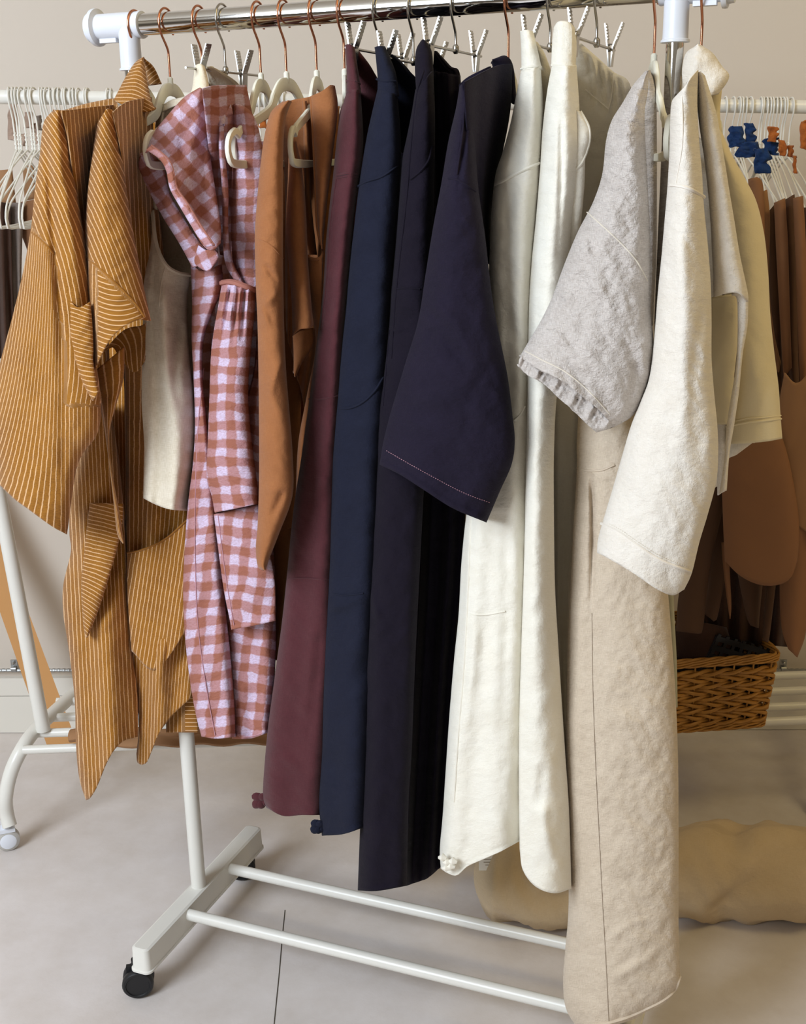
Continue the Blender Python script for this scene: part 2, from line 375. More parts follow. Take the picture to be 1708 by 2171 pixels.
for a, b in zip(jp[:-1], jp[1:]):
    A, B = atz(*a), atz(*b); d_ = (B-A)/np.linalg.norm(B-A); cm.box((A+B)/2+Z1*.0002, [d_, np.cross(Z1, d_), Z1], (np.linalg.norm(B-A)*.52, .0009, .0003))
struct(cm.out('trim_1', M['crack'], smooth=False))

# conduit along the wall with clamp
t = thing('conduit_pipe', atw(60, 1423, .02), 'thin ribbed metal conduit running along the wall above the white baseboard', 'pipe')
L0 = atw(-400, 1421, .012); L1 = atw(2100, 1421, .012); q = np.linspace(0, 1, 900)[:, None]
MB().tube(L0*(1-q)+L1*q, .0045+.0007*np.sin(np.arange(900)*1.6), 8).out('pipe', M['galv'], t)
for cx in (30, 700, 1660):
    c = atw(cx, 1418, .012); m = MB().box(c+Z1*.006-WN*.004, [WD, WN, Z1], (.008, .002, .016)); m.lathe([(.0075, -.006), (.0075, .006)], c, WD, 12); m.lathe([(.004, 0), (.004, .01), (.002, .012)], c+Z1*.016-WN*.004, WN, 8)
    m.out('clamp', M['galv'], t, label='screwed saddle clamp')

# ---------------------------------------------------------------- front rack
ZR = 1.55; ZB = .1028; ZBAR = .0879; AF, AR = .193, .212
rk = thing('clothes_rack', R0, 'white and chrome rolling garment rack in front, full of clothes', 'clothes rack')
mb = MB(); mb.tube([on(-.03, 0, ZR), on(RL*.5, 0, ZR), on(RL+.04, 0, ZR)], .0152, 32); mb.out('hanging_rail', M['chrome'], rk, label='shiny chrome hanging rail')
for s, sg in ((0, -1), (RL, 1)):
    m = MB()
    m.lathe([(.0185, -.022), (.0192, -.020), (.0185, -.016), (.0185, .052), (.026, .054), (.0265, .057), (.026, .060), (.0215, .0605), (.0205, .068), (.013, .071)], on(s, 0, ZR), D*sg, 36)
    m.lathe([(.0135, .004), (.0153, -.012), (.0155, -.05), (.0158, -.058), (.0178, -.0595), (.0178, -.062), (.0125, -.0625)], on(s, .004, ZR), Z1, 32)
    m.box(on(s+sg*.034, .004, ZR-.0195), [D, N, Z1], (.014, .006, .003))
    m.out('rail_coupling', M['white_plastic'], rk)
foot0 = at(427, 1873); top0 = on(0, .004, ZR-.055)
foot0 = on(0, 0, ZB)
for s in (0, RL):
    mid = on(s, .001, .86)
    MB().tube([on(s, .004, ZR-.055), mid], .0112, 28).out('upper_post', M['chrome'], rk, label='chrome telescopic post')
    m = MB().tube([mid+Z1*.01, on(s, 0, ZB-.005)], .0132, 28); m.lathe([(.0132, 0), (.0155, .002), (.0155, .022), (.0118, .024)], mid, Z1, 28)
    m.out('lower_post', M['white_metal'], rk)
    # base beam with rounded ends
    m = MB(); prof = []
    hw = .0165
    def outline(e, r):
        o_ = []
        for cxx, cy, a0 in ((hw+e-r, AF+e-r, 0), (-hw-e+r, AF+e-r, 90), (-hw-e+r, -AR-e+r, 180), (hw+e-r, -AR-e+r, 270)):
            for k in range(6): a = math.radians(a0+18*k); o_.append((cxx+r*math.cos(a), cy+r*math.sin(a)))
        return o_
    lay = [(-.004, ZB-.0, .006), (0, ZB-.002, .009), (.0015, ZB-.040, .010), (.0035, ZB-.041, .011), (.0035, ZB-.0445, .011)]
    V = []; Fc = []
    for e, z, r in lay: V += [on(s+p, a, z) for p, a in outline(e, r)]
    n = 24
    for i in range(len(lay)-1):
        for k in range(n): Fc.append((i*n+k, i*n+(k+1) % n, (i+1)*n+(k+1) % n, (i+1)*n+k))
    Fc += [tuple(range(n)), tuple(range((len(lay)-1)*n, len(lay)*n))[::-1]]
    m.add(V, Fc); m.out('base_beam', M['white_metal'], rk)
    for a in (AF-.022, -AR+.022):
        if s > 0 and a > 0: pass
        c = on(s-.018, a+.006, .027); ax = D*.50+N*.86
        ax = ax/np.linalg.norm(ax)
        m = MB()
        for k in (-1, 1): m.lathe([(.012, -.0085), (.0235, -.0075), (.0262, -.004), (.0262, .004), (.0235, .0075), (.02, .0078), (.019, .006)], c+ax*k*.0105, ax*k, 28)
        m.box(c+Z1*.018, [ax, np.cross(Z1, ax), Z1], (.004, .018, .012)); m.lathe([(.009, 0), (.009, .022)], c+Z1*.02, Z1, 14)
        m.out('caster', M['rubber'], rk, label='black twin-wheel caster')
for a in (.0635, -.0853):
    m = MB().tube([on(.006, a, ZBAR), on(RL*.5, a, ZBAR), on(RL-.006, a, ZBAR)], .0102, 20); m.out('lower_bar', M['white_metal'], rk)

# ---------------------------------------------------------------- rear rack
r2 = thing('clothes_rack', atz(90, 1720), 'white tubular rack by the wall, behind the coloured clothes', 'clothes rack')
RA, RB = aty(-190, 203, 2.26), aty(1900, 229, 2.40)
MB().tube([RA, (RA+RB)/2, RB], .0125, 24).out('hanging_rail', M['white_metal'], r2)
def rail2(x):
    s = (x+190)/2090.
    for _ in range(5):
        p = RA+(RB-RA)*s; s += (x-px(p)[0])/2090.
    return RA+(RB-RA)*s
pbt = atz(92, 1548, .23)
for top, bot in ((RA+(RB-RA)*.012, pbt), (RA+(RB-RA)*.985, atz(1860, 1470, .23))):
    MB().tube([top, (top+bot)/2, bot], .0145, 20).out('post', M['white_metal'], r2)
for yl, yr, xl in ((1590, 1521, 50), (1555, 1491, 72), (1522, 1458, 95), (1488, 1425, 120)):
    MB().tube([atz(xl, yl, .22), atz(1860, yr, .22)], .0092, 14).out('shelf_bar', M['white_metal'], r2)
for sh in (0, 1):
    pts = [(172, 1458, .22), (120, 1505, .225), (75, 1548, .225), (48, 1585, .215), (24, 1635, .175), (12, 1690, .125), (14, 1725, .085), (21, 1752, .06)]
    Q = np.array([atz(x, y, z) for x, y, z in pts])
    if sh: Q = Q + (atz(1800, 1521, .22)-atz(48, 1590, .22))
    m = MB().tube(cr(Q, 30), .0145, 18); m.out('foot_tube', M['white_metal'], r2)
    if not sh:
        MB().tube([Q[1]-Z1*0, Q[0]+(Q[0]-Q[1])*.2], .013, 14).out('back_foot_tube', M['white_metal'], r2)
    c = atz(20, 1800, 0)+Z1*.024; c = c + (atz(1800, 1521, .22)-atz(48, 1590, .22) if sh else 0)
    ax = np.array([.35, -.94, 0])
    m = MB(); m.lathe([(.006, -.012), (.019, -.0115), (.0235, -.008), (.0235, .008), (.019, .0115), (.016, .0118), (.0155, .010)], c, ax, 28)
    m.out('caster_wheel', plain('grey_wheel', 'B9B6B0', .5), r2)
    m = MB(); m.lathe([(.0165, 0), (.0165, .003), (.012, .005)], c+ax*.0095, ax, 24); m.tube([c+Z1*.026+ax*.0, c+Z1*.045], .011, 14)
    m.box(c+Z1*.024, [ax, np.cross(Z1, ax), Z1], (.012, .016, .004)); m.out('caster_cap', M['white_plastic'], r2)

# ---------------------------------------------------------------- clothes hangers on the front rail
def s_of(x, a=.0, z=ZR+.02):
    s = .3
    for _ in range(30):
        q = px(on(s, a, z))[0]; q2 = px(on(s+.001, a, z))[0]; s += (x-q)/((q2-q)/.001)*.9
    return s
def pth(pts, s, tilt=0.0): return np.array([on(s+tilt*a, a, ZR+z) for a, z in pts])
def hook(mat, s, t, drop, r=.0017, R=.0195):
    pts = [(-.8*R, -.75*R), (-R, -.15*R), (-.82*R, .6*R), (-.3*R, .97*R), (.3*R, .97*R), (.82*R, .6*R), (R, -.05*R), (.82*R, -.75*R), (.30*R, -1.45*R), (.05*R, -1.85*R), (0, -2.2*R), (0, -2.6*R), (0, drop)]
    Q = cr(pth(pts, s), 60); MB().tube(Q, r, 10).out('hook', mat, t)
def band(pts, wid, s, thick, yaw=0.0):
    c = cr(np.array(pts), 70); w_ = np.interp(np.linspace(0, 1, 70), np.linspace(0, 1, len(wid)), wid)
    T = np.gradient(c, axis=0); T /= np.linalg.norm(T, axis=1)[:, None]; Nn = np.stack([-T[:, 1], T[:, 0]], 1)
    dd = D*math.cos(yaw)+N*math.sin(yaw); nn = -D*math.sin(yaw)+N*math.cos(yaw)
    def p3(q, k): return R0+D*s+nn*q[0]+Z1*(ZR+q[1])+dd*k
    V = []
    for i in range(70):
        h, b = w_[i]/2, thick/2
        for uu, kk in ((h, -b*.5), (h*.8, -b), (-h*.8, -b), (-h, -b*.5), (-h, b*.5), (-h*.8, b), (h*.8, b), (h, b*.5)): V.append(p3(c[i]+Nn[i]*uu, kk))
    Fc = [(i*8+k, i*8+(k+1) % 8, (i+1)*8+(k+1) % 8, (i+1)*8+k) for i in range(69) for k in range(8)] + [tuple(range(8)), tuple(69*8+k for k in range(8))[::-1]]
    return V, Fc
def velvet(x, label, yaw=-.12, wire='copper', scale=1.0, R=.0195, ends=True, s=None):
    s = s_of(x) if s is None else s
    t = thing('clothes_hanger', on(s, 0, ZR-.08), label, 'hanger', None)
    hook(M[wire], s, t, -.082, R=R)
    m = MB(); k = scale
    side = [(0, -.090), (.020, -.093), (.040, -.108), (.054, -.124), (.08, -.134), (.14*k, -.148), (.160*k, -.153), (.167*k, -.159), (.175*k, -.154), (.192*k, -.161), (.199*k, -.174), (.195*k, -.188), (.180*k, -.195), (.1*k, -.197), (0, -.197)]
    wd = [.018, .018, .016, .013, .012, .011, .010, .007, .010, .011, .010, .010, .009, .009, .009]
    for sg in (1, -1):
        V, Fc = band([(sg*a, z) for a, z in side], wd, s, .0058, yaw); m.add(V, Fc)
    m.lathe([(.0035, -.002), (.0042, .002), (.0040, .012), (.002, .014)], on(s, 0, ZR-.087), Z1, 12)
    m.out('hanger_body', M['velvet'], t, label='flocked ivory body'); return t
def clip(t, s, a, z0, lean=0.0, sz=1.0):
    c = on(s, a, z0); cl = link(bpy.data.objects.new('clip', None), t); cl.location = tuple(c-np.array(t.location)); cl.empty_display_size = .01
    for k in (-1, 1):
        m = MB(); lo, hi = .024*sz, .030*sz
        top = c+Z1*hi+D*(k*.0115+.004); piv = c+D*k*.0035; bot = c-Z1*lo+D*(k*.0012-lean*.01)
        for p, q in ((top, piv), (piv, bot)):
            ax = (q-p)/np.linalg.norm(q-p); sd = np.cross(ax, N); m.box((p+q)/2, [ax, N, sd], (np.linalg.norm(q-p)/2, .0072, .0009))
        for j in range(5):
            p = top+(piv-top)*(.12+.13*j); ax = (piv-top)/np.linalg.norm(piv-top); m.box(p+np.cross(ax, N)*(-.0009*k if np.cross(ax, N)@D*k < 0 else .0009*k)*1, [ax, N, np.cross(ax, N)], (.0009, .0060, .0009))
        m.out('jaw', M['steel'], cl)
    m = MB(); u = np.linspace(0, 8*math.pi, 90); m.tube(np.array([c+N*(.004*(q/u[-1]*2-1))+D*.0042*math.cos(q)+Z1*.0042*math.sin(q) for q in u]), .0008, 6); m.out('spring', M['steel'], cl)
def cliphanger(x, label, clips, drop=-.066, half=.108, tilt=0.0, xs=None):
    s = s_of(x); t = thing('clip_hanger', on(s, 0, ZR+drop), label, 'hanger')
    hook(M['steel'], s, t, drop)
    MB().tube([on(s+tilt*half, half, ZR+drop-.004), on(s, 0, ZR+drop-.004), on(s-tilt*half, -half, ZR+drop-.004)], .0019, 10).out('rod', M['steel'], t)
    MB().lathe([(.0025, -.006), (.0045, -.003), (.0045, .003), (.0025, .006)], on(s, 0, ZR+drop-.002), Z1, 10).out('joint', M['steel'], t)
    for a in clips: clip(t, s+tilt*a, a, ZR+drop-.002)
    return s, t
velvet(285, 'ivory hanger with copper hook at the left rail end, in the collared jacket')
velvet(350, 'ivory hanger with copper hook showing its arch beside the second striped jacket')
velvet(420, 'ivory hanger with copper hook holding the oatmeal tank top')
velvet(545, 'ivory hanger with copper hook inside the short sleeved gingham shirt', yaw=-.2, scale=.72)
velvet(600, 'ivory hanger with copper hook whose arm carries the gingham pinafore strap', yaw=-.02, scale=.92)
velvet(665, 'ivory hanger with copper hook inside the rust brown long sleeved top', yaw=-.26)
velvet(725, 'ivory hanger with copper hook just left of the maroon trousers, in the brown vest', yaw=-.4, scale=.6)
velvet(1078, 'ivory hanger with copper hook inside the navy linen shirt', scale=.66, yaw=-.05)
velvet(1393, 'ivory hanger with copper hook just left of the right chrome post', yaw=-.3, scale=.75)
velvet(1494, yaw=.02, label='ivory hanger with copper hook outside the right post, in the cream denim jacket', R=.021)
cliphanger(470, 'steel clip hanger with grey hook holding the cream skirt above the gingham', (.07, -.05), tilt=0)
cliphanger(800, 'steel clip hanger with two clips holding the maroon trousers', (.085, -.09), drop=-.052)
cliphanger(874, 'steel clip hanger with two clips holding the navy trousers with curved pocket', (.10, -.09))
cliphanger(965, 'steel clip hanger with two clips holding the blue-black wide trousers', (.10, -.085), drop=-.054)
cliphanger(1168, 'steel clip hanger with two clips holding the ivory trousers with slanted pocket', (.10, -.095), drop=-.058)
cliphanger(1268, 'steel clip hanger with two clips holding the elastic waist ivory trousers', (.115, -.085), drop=-.055)

# ---------------------------------------------------------------- garments (left to right)
def garment(name, x, y, label, cat, o=0.0, group=None): return thing(name, at(x, y, o), label, cat, group)
def diag(ax, ay, cx=0, cy=0):              # stripes running along image-like direction (ax, ay) of the cloth grain
    n_ = math.hypot(ax, ay)
    return lambda U, V, X, Y: ((X*ay-Y*ax)/n_, -(X*ax+Y*ay)/n_)
def flow(W, wob_=0): return lambda U, V, X, Y: (U*W+wob_*np.sin(V*5), -Y)

def np_stripe(X, Y):                       # upper sleeve: bias stripes; below the shoulder seam: long grain stripes
    up = .80*X-.60*(Y-240)+.0006*(Y-240)**2
    lo = X+.36*np.clip((130-X)/130, 0, 1)*(Y-900)*.8
    yy = 480+(X-66)*1.15
    k = (Y > yy) & (X < 118)
    k2 = Y > 640+(X-150)*.9+60
    return np.where(k | (k2 & (X < 135+.02*(Y-700))) | (Y > 860), lo, up), Y
def np_stripe2(X, Y):
    up = .86*X-.52*(Y-240)+.0003*(Y-240)**2
    yy = 545+(X-184)*1.02
    lo = (Y-545)*.80-.55*(X-184)+.0045*(X-190)**2
    lo = np.where(X < 206, X*1.1, lo)
    return np.where(Y > yy, lo, up), Y
G = M['gold']
# --- collared striped jacket, far left
j1 = garment('striped_jacket', 298, 130, 'mustard striped jacket with stand collar hanging farthest left, wide sleeve', 'jacket')
panel('collar', G, j1, '300,122 284,135 265,165 248,198 240,212', '304,122 309,150 314,182 320,210 330,232', None, '262,222 300,236', o=[.03, .10], bulge=.02, back=.012, wr=.001, uv=lambda U, V, X, Y: (Y-.28*X+10*np.sin(U*3), X), step=4)
panel('collar_back', G, j1, '303,122 309,150 314,182', '304,122 326,142 343,178', None, '332,180', o=[.02, -.02], bulge=.01, back=.008, uv=lambda U, V, X, Y: (X*.6+Y*.75, X), step=4)
panel('back_yoke', G, j1, '238,208 180,220 140,232 112,236', '246,212 250,222 250,236 246,246', None, '150,240 200,246', o=[.06, .1], bulge=.006, back=.02, uv=lambda U, V, X, Y: (X*.9, Y), step=5)
a = panel('front_panel', G, j1, '128,236 142,290 152,360 160,430 172,500 185,580 192,680 200,800 190,900', '250,222 250,300 240,400 232,520 228,640 232,760 236,860 240,900', '160,232 205,226', None, o=[.07, .04], tilt=(.24,-.03,1.3), bulge=.03, back=.10, drape=(.006, 2), uv=lambda U, V, X, Y: (X-.1*(Y-230), Y), seed=3)
sl = panel('sleeve', G, j1, '110,236 92,262 84,330 74,400 66,480 48,580 24,680 -2,780 -10,860 -8,940 0,1030',
      '135,236 148,300 158,370 170,450 184,540 192,640 200,740 214,850 206,920 165,985 142,1133', '122,233', '30,1058 60,1080 110,1116',
      o=[.22, .23, .23], bulge=.045, back=.05, folds=[('96,262 104,380 115,520 128,700 134,900 130,1060', -.012, 9), ('118,300 150,480 172,640 190,740', .006, 14), ('60,700 40,900', .006, 20)], step=5, seed=4,
      uv=lambda U, V, X, Y: np_stripe(X, Y))
seam(sl, '66,492 82,505 98,520 113,538', G, r=.0014)
cf = panel('sleeve_cuff', G, j1, '128,600 140,680 152,740 170,800 196,850', '192,640 196,690 198,740 198,770 210,830', '160,650', None, o=.262, bulge=.01, back=.012, uv=lambda U, V, X, Y: (Y-.55*X+.004*(X-150)**2*0+12*U*U, X), step=4)
panel('body', G, j1, '192,880 178,940 165,985 149,1060 147,1130 150,1170 134,1240 134,1300 146,1380 158,1480 161,1580 168,1650 182,1697', '232,860 250,960 262,1080 268,1180 270,1260 280,1380 292,1480 292,1562', None, '190,1692 205,1668 228,1612 258,1574', o=[.05, .05], bulge=.05, back=.10,
      drape=(.008, 1.5, 1), folds=[('186,1068 178,1180 172,1300 182,1350', .018, 9), ('250,1100 225,1240 200,1330', -.03, 22)], seed=5, uv=lambda U, V, X, Y: (X+.22*np.clip(Y-1300, -300, 400)*0-.05*Y, Y), step=6)
pk = panel('side_pocket', G, j1, '190,1066 180,1150 172,1240 176,1320 182,1352', '262,1068 258,1120 238,1200 210,1290 186,1352', None, None, o=.110, bulge=.012, back=.01, uv=lambda U, V, X, Y: (Y-.25*(X-180)-.3*np.clip(Y-1200, 0, 200)*(X-180)/60, X), step=5)
panel('inner_back', G, j1, '190,870 188,1000 186,1100', '236,850 240,1000 262,1100', o=-.10, bulge=.01, back=.03, uv=flow(50))
# --- second striped jacket
j2 = garment('striped_jacket', 330, 205, 'mustard striped jacket with cropped sleeve, beside the oatmeal tank top', 'jacket')
panel('front_panel', G, j2, '238,240 255,320 266,420 282,520 300,610 318,668', '322,206 326,300 330,400 345,520 350,620 345,690', '270,216', None, o=[.08, .05], tilt=(.23,-.04,1.3), bulge=.02, back=.10, drape=(.005, 2), uv=lambda U, V, X, Y: (X-.05*(Y-230), Y), seed=13)
s2 = panel('sleeve', G, j2, '206,262 198,310 186,400 181,480 183,560 186,640 190,700 197,795', '246,240 256,300 268,400 284,500 303,600 320,680', '224,234 236,232', '205,772 225,732 250,702 288,680',
      o=[.22, .22], bulge=.05, back=.05, folds=[('205,290 215,420 235,560 262,690', .004, 14)], seed=14, step=5,
      uv=lambda U, V, X, Y: np_stripe2(X, Y))
seam(s2, '184,548 215,572 255,610 288,645 306,672', G, r=.0014)
panel('sleeve_lining', G, j2, '218,745 240,735 255,760', '318,676 322,700 310,760', '262,700 300,690', '285,790', o=.12, bulge=-.01, back=.02, uv=flow(60), step=5)
panel('front_edge', G, j2, '196,790 205,830 216,880 228,960 240,1060 248,1130 260,1153', '264,735 262,800 246,860 232,920 238,1000 252,1080 263,1150', None, None, o=[.19, .16], bulge=.014, back=.02, uv=flow(34), step=5, seed=15)
panel('body', G, j2, '250,740 262,800 264,900 266,1000 264,1100 264,1200 268,1290 280,1400 290,1480 294,1540 289,1600', '345,690 352,800 380,900 400,1040 412,1200 416,1360 416,1470', None, '292,1618 308,1619 320,1592 336,1556 372,1510', o=[.02, .02], bulge=.04, back=.10, seed=16,
      drape=(.006, 2, 2), folds=[('268,1170 268,1290 290,1480', .012, 10), ('395,1290 340,1400 305,1560', .014, 20), ('385,1240 310,1330', -.012, 26)], uv=lambda U, V, X, Y: (X+.12*(Y-1200)*np.clip((X-280)/120, 0, 1), Y), step=6)
p2_ = panel('pocket', G, j2, '269,1172 270,1260 278,1380', '398,1100 404,1240 400,1330', '300,1165 350,1142', '330,1420', o=[.065, .065], bulge=.012, back=.012, uv=lambda U, V, X, Y: (X+.15*(Y-1200), Y), drape=(.004, 1.4), seed=18)
seam(p2_, '270,1172 300,1166 350,1143 396,1103', G, r=.0016)
bt = panel('back_tail', G, j2, '352,1480 352,1553', '418,1440 420,1553', None, None, o=.02, bulge=.01, back=.02, uv=lambda U, V, X, Y: (np.where(X > 386, Y, X), Y), step=5)
# --- oatmeal tank top
tk = garment('tank_top', 395, 205, 'oatmeal linen tank top with wide armhole between striped jacket and gingham', 'tank top')
panel('back_panel', M['oat'], tk, '330,222 328,330 330,460 336,590', '412,198 418,320 420,480 418,600', '370,216', None, o=[.03, -.03], bulge=.01, back=.01, seed=21)
fp = panel('front_panel', M['oat'], tk, '322,440 316,530 305,600 303,680 301,780 300,850 303,900 306,960 303,1056', '404,583 396,650 402,760 412,860 412,960 396,1083', '331,515 350,560 376,578', '330,1070 360,1080', o=[.06, .10], bulge=.055, back=.06, drape=(.010, 1.6, 1), folds=[('350,600 345,700 350,800 365,900', .010, 16), ('385,680 370,800 388,900', -.010, 12)], seed=22, hem=10)
panel('shoulder_strap', M['oat'], tk, '345,222 336,262 328,340 322,440', '352,224 346,262 338,340 334,445', None, None, o=[.03, .07], bulge=.008, back=.008, step=4, seed=23)
seam(fp, '322,440 331,515 350,560 376,578 404,583', M['oat'], r=.003)
seam(fp, '352,560 342,600 338,650', M['oat'], r=.0008)
panel('shoulder', M['oat'], tk, '344,224 344,236', '412,196 414,214', '362,212 385,206', '375,222', o=[.03, .04], bulge=.008, back=.01, step=4)
# --- cream skirt clipped above the gingham
ck = garment('skirt', 440, 150, 'small piece of cream skirt waistband clipped above the gingham shirt', 'skirt')
panel('waistband', M['cream'], ck, '413,138 410,165 405,205', '434,140 440,165 446,200', '424,135', None, o=[.07, .09], bulge=.015, back=.03, step=4, seed=25)
panel('waist_back', M['cream'], ck, '436,140 440,165 446,200', '452,142 500,172 520,200', '440,143', None, o=[.05, -.05], bulge=.008, back=.02, step=5, drape=(.003, 5))
# --- gingham shirt with cap sleeve
g1 = garment('gingham_shirt', 470, 185, 'rust and lilac gingham shirt with wide cuffed short sleeve', 'shirt')
GG = M['gingham']
rot = lambda a, k=1.0: (lambda U, V, X, Y: ((X*math.cos(a)+Y*math.sin(a))*k, (-X*math.sin(a)+Y*math.cos(a))*k))
s3 = panel('sleeve', GG, g1, '418,188 388,208 352,248 318,290 298,330', '432,192 440,260 446,330 456,400 468,480 468,516', '425,186', '322,318 348,342 362,372 376,420 400,466 432,520 450,530', o=[.10, .19], bulge=.03, back=.035, uv=rot(-.75, .95), folds=[('420,260 400,330 400,420', .008, 14), ('380,300 420,400 450,480', -.005, 10)], seed=31, step=4)
c1 = panel('cuff', GG, g1, '310,318 338,338 352,362 360,400 382,440 412,490 436,524', '322,306 352,330 366,352 376,396 400,432 428,478 456,520', None, None, o=.232, bulge=.006, back=.01, uv=rot(-.6), step=4)
seam(c1, '321,308 351,332 365,354 375,398 399,434 427,480 454,520', GG, r=.0014)
panel('sleeve_inside', GG, g1, '293,345 296,362 318,410 346,462 382,520 408,568', '306,318 336,338 350,364 358,404 380,446 414,500 438,530', '297,330', '424,560', o=.15, bulge=.01, back=.012, uv=rot(-.6), step=4, seed=32)
panel('underarm', GG, g1, '420,520 412,556 432,574', '452,524 464,545 446,575', '436,530', None, o=.16, bulge=.006, back=.008, uv=rot(-.4), step=4)
panel('back_panel', GG, g1, '428,190 440,300 452,420 466,540', '522,180 536,250 548,340 556,440 556,560', '450,183 490,180', None, o=[.07, .02], tilt=(.19,0,1.4), bulge=.02, back=.08, drape=(.006, 2), uv=lambda U, V, X, Y: (X*1.05, Y*1.02), seed=33)
b3 = panel('body', GG, g1, '404,560 407,640 406,720 410,800 413,900 409,980 399,1060 392,1150 388,1250 392,1350 402,1440 414,1510 427,1562', '470,560 472,610 452,660 432,720 430,800 440,900 450,1000 462,1100 474,1250 490,1400 498,1500 500,1562', '430,575', '460,1566', o=[.10, .15], bulge=.04, back=.07, drape=(.006, 1.3, 1), seed=34, uv=lambda U, V, X, Y: (X*.9+.1*Y, Y*1.0+.12*X), hem=8, step=5)
seam(b3, '432,780 420,900 414,1050 414,1200 420,1330 436,1450 456,1560', M['pink_thread'], r=.0007)
# --- gingham pinafore dress
g2 = garment('gingham_dress', 500, 225, 'rust and lilac gingham pinafore dress with gathered waist and pocket', 'dress')
panel('strap', GG, g2, '463,262 464,320 470,400 472,500 478,560 500,600', '470,240 474,262 477,330 484,400 484,480 492,550 520,606', '465,246', None, o=[.16, .12], bulge=.008, back=.008, uv=rot(.1), step=4)
panel('strap_top', GG, g2, '464,268 464,248 474,232 490,222', '474,262 476,250 482,244 492,240', None, None, o=[.165, .15], bulge=.006, back=.008, uv=rot(.6), step=3)
panel('bib', GG, g2, '488,226 492,262 492,350 490,450 490,540 506,600', '508,220 534,240 552,290 562,380 556,500 552,620', '498,220', None, o=[.13, .10], bulge=.018, back=.05, uv=lambda U, V, X, Y: (X*1.05, Y*1.02), seed=36, step=5)
gt = np.linspace(0, 1, 1)
gw = panel('gathered_side', GG, g2, '470,602 462,650 448,740 444,840 440,940 438,1010 448,1050 455,1087', '541,618 540,660 532,740 526,830 532,920 542,1000 546,1040 549,1068', '490,596 516,604', '500,1078', o=[.155, .17], bulge=.03, back=.05, uv=lambda U, V, X, Y: (U*88, Y), hem=9, seed=37, step=4,
      folds=[('482,602 470,660 462,740', .009, 4), ('498,600 490,660 480,760', .009, 4), ('512,604 506,650 502,740', .009, 4), ('528,608 524,650 520,730', .009, 4), ('490,602 480,660 471,750', -.006, 3), ('505,602 499,660 492,740', -.006, 3), ('520,606 515,650 512,730', -.006, 3)])
seam(gw, '470,600 490,598 516,606 541,616', GG, r=.004, name='elastic_waist')
b4 = panel('skirt', GG, g2, '545,700 535,800 500,900 470,1000 456,1090 462,1200 476,1330 484,1450 492,1566', '556,620 560,800 566,950 574,1100 584,1230 585,1330 582,1440 572,1552', None, '530,1566', o=[.08, .13], bulge=.03, back=.10, drape=(.006, 1.5), seed=38, uv=lambda U, V, X, Y: (X*.95+.10*Y, Y-.16*X), hem=12)
pg = panel('patch_pocket', GG, g2, '453,1090 462,1160 474,1250 486,1310 490,1335', '549,1070 566,1150 582,1230 584,1316', None, '540,1326', o=[.165, .17], bulge=.012, back=.012, uv=lambda U, V, X, Y: (X*.95+.12*Y, Y-.14*X), hem=10, step=5)
seam(pg, '462,1092 478,1220 496,1326', M['pink_thread'], r=.0007)
seam(b4, '492,1560 530,1562 572,1548', M['pink_thread'], r=.0008)
# --- rust brown top
RU = M['rust']
g3 = garment('long_sleeve_top', 620, 210, 'rust brown long sleeved top with narrow cuffs, right of the gingham', 'top')
s5 = panel('sleeve', RU, g3, '600,214 574,238 560,290 552,350 545,420 540,500 542,600 546,700 548,820 549,1000 546,1110 542,1160 546,1200 558,1210', '618,214 604,260 600,340 600,440 600,560 602,680 606,780 614,880 620,960 620,1050 592,1130 574,1176 563,1208', None, None, o=[.20, .23], bulge=.03, back=.05, seed=41, step=5,
      folds=[('590,620 560,650 575,700', .006, 9), ('600,760 575,830 600,900', .005, 10), ('560,560 590,600', -.005, 6), ('600,1040 570,1110', -.006, 7), ('556,640 585,700', -.004, 6)])
seam(s5, '541,505 560,512 580,526 599,548', RU, r=.0011)
s6 = panel('sleeve', RU, g3, '612,300 610,380 606,480 612,560 618,640 620,710', '628,300 640,360 648,440 652,540 658,620 664,690', None, '634,698 655,696', o=[.10, .17], bulge=.03, back=.04, seed=42, step=5)
panel('cuff_inside', RU, g3, '620,712 622,750 622,790', '664,695 664,730 640,770 626,800', '640,700', None, o=.11, bulge=.008, back=.01, step=4)
panel('body', RU, g3, '586,226 598,300 604,420 604,560 606,700', '700,186 700,300 690,420 684,540 680,640 670,760 650,880', '620,212 660,204', None, o=[.03, -.02], bulge=.03, back=.10, drape=(.010, 2.5), seed=43)
panel('hem', RU, g3, '574,1130 574,1250 576,1400', '618,1120 606,1240 590,1400', None, None, o=.05, bulge=.012, back=.03, step=5)
g4 = garment('vest', 690, 195, 'rust brown sleeveless vest with deep armhole left of the maroon trousers', 'vest')
v1 = panel('front_panel', RU, g4, '658,204 664,300 668,400 672,480 680,520', '710,182 716,230 706,320 694,420 686,500 685,530', '684,192 700,180', None, o=[.10, .12], bulge=.02, back=.03, seed=45, step=5)
v2 = panel('lower_panel', RU, g4, '648,544 650,600 664,680 668,740 650,840 632,940 626,1060', '685,528 684,600 676,690 664,800 650,900 640,1000 632,1060', '668,548 682,544', None, o=[.12, .08], bulge=.02, back=.05, seed=46, step=5)
seam(v2, '649,546 668,550 681,545 685,530', RU, r=.0022)
seam(v1, '659,206 665,300 669,400 673,480 681,520', RU, r=.0022)
panel('armhole_facing', RU, g4, '640,214 644,320 646,430 650,540', '650,214 656,320 660,430 672,540', None, None, o=.07, bulge=.01, back=.015, step=5)
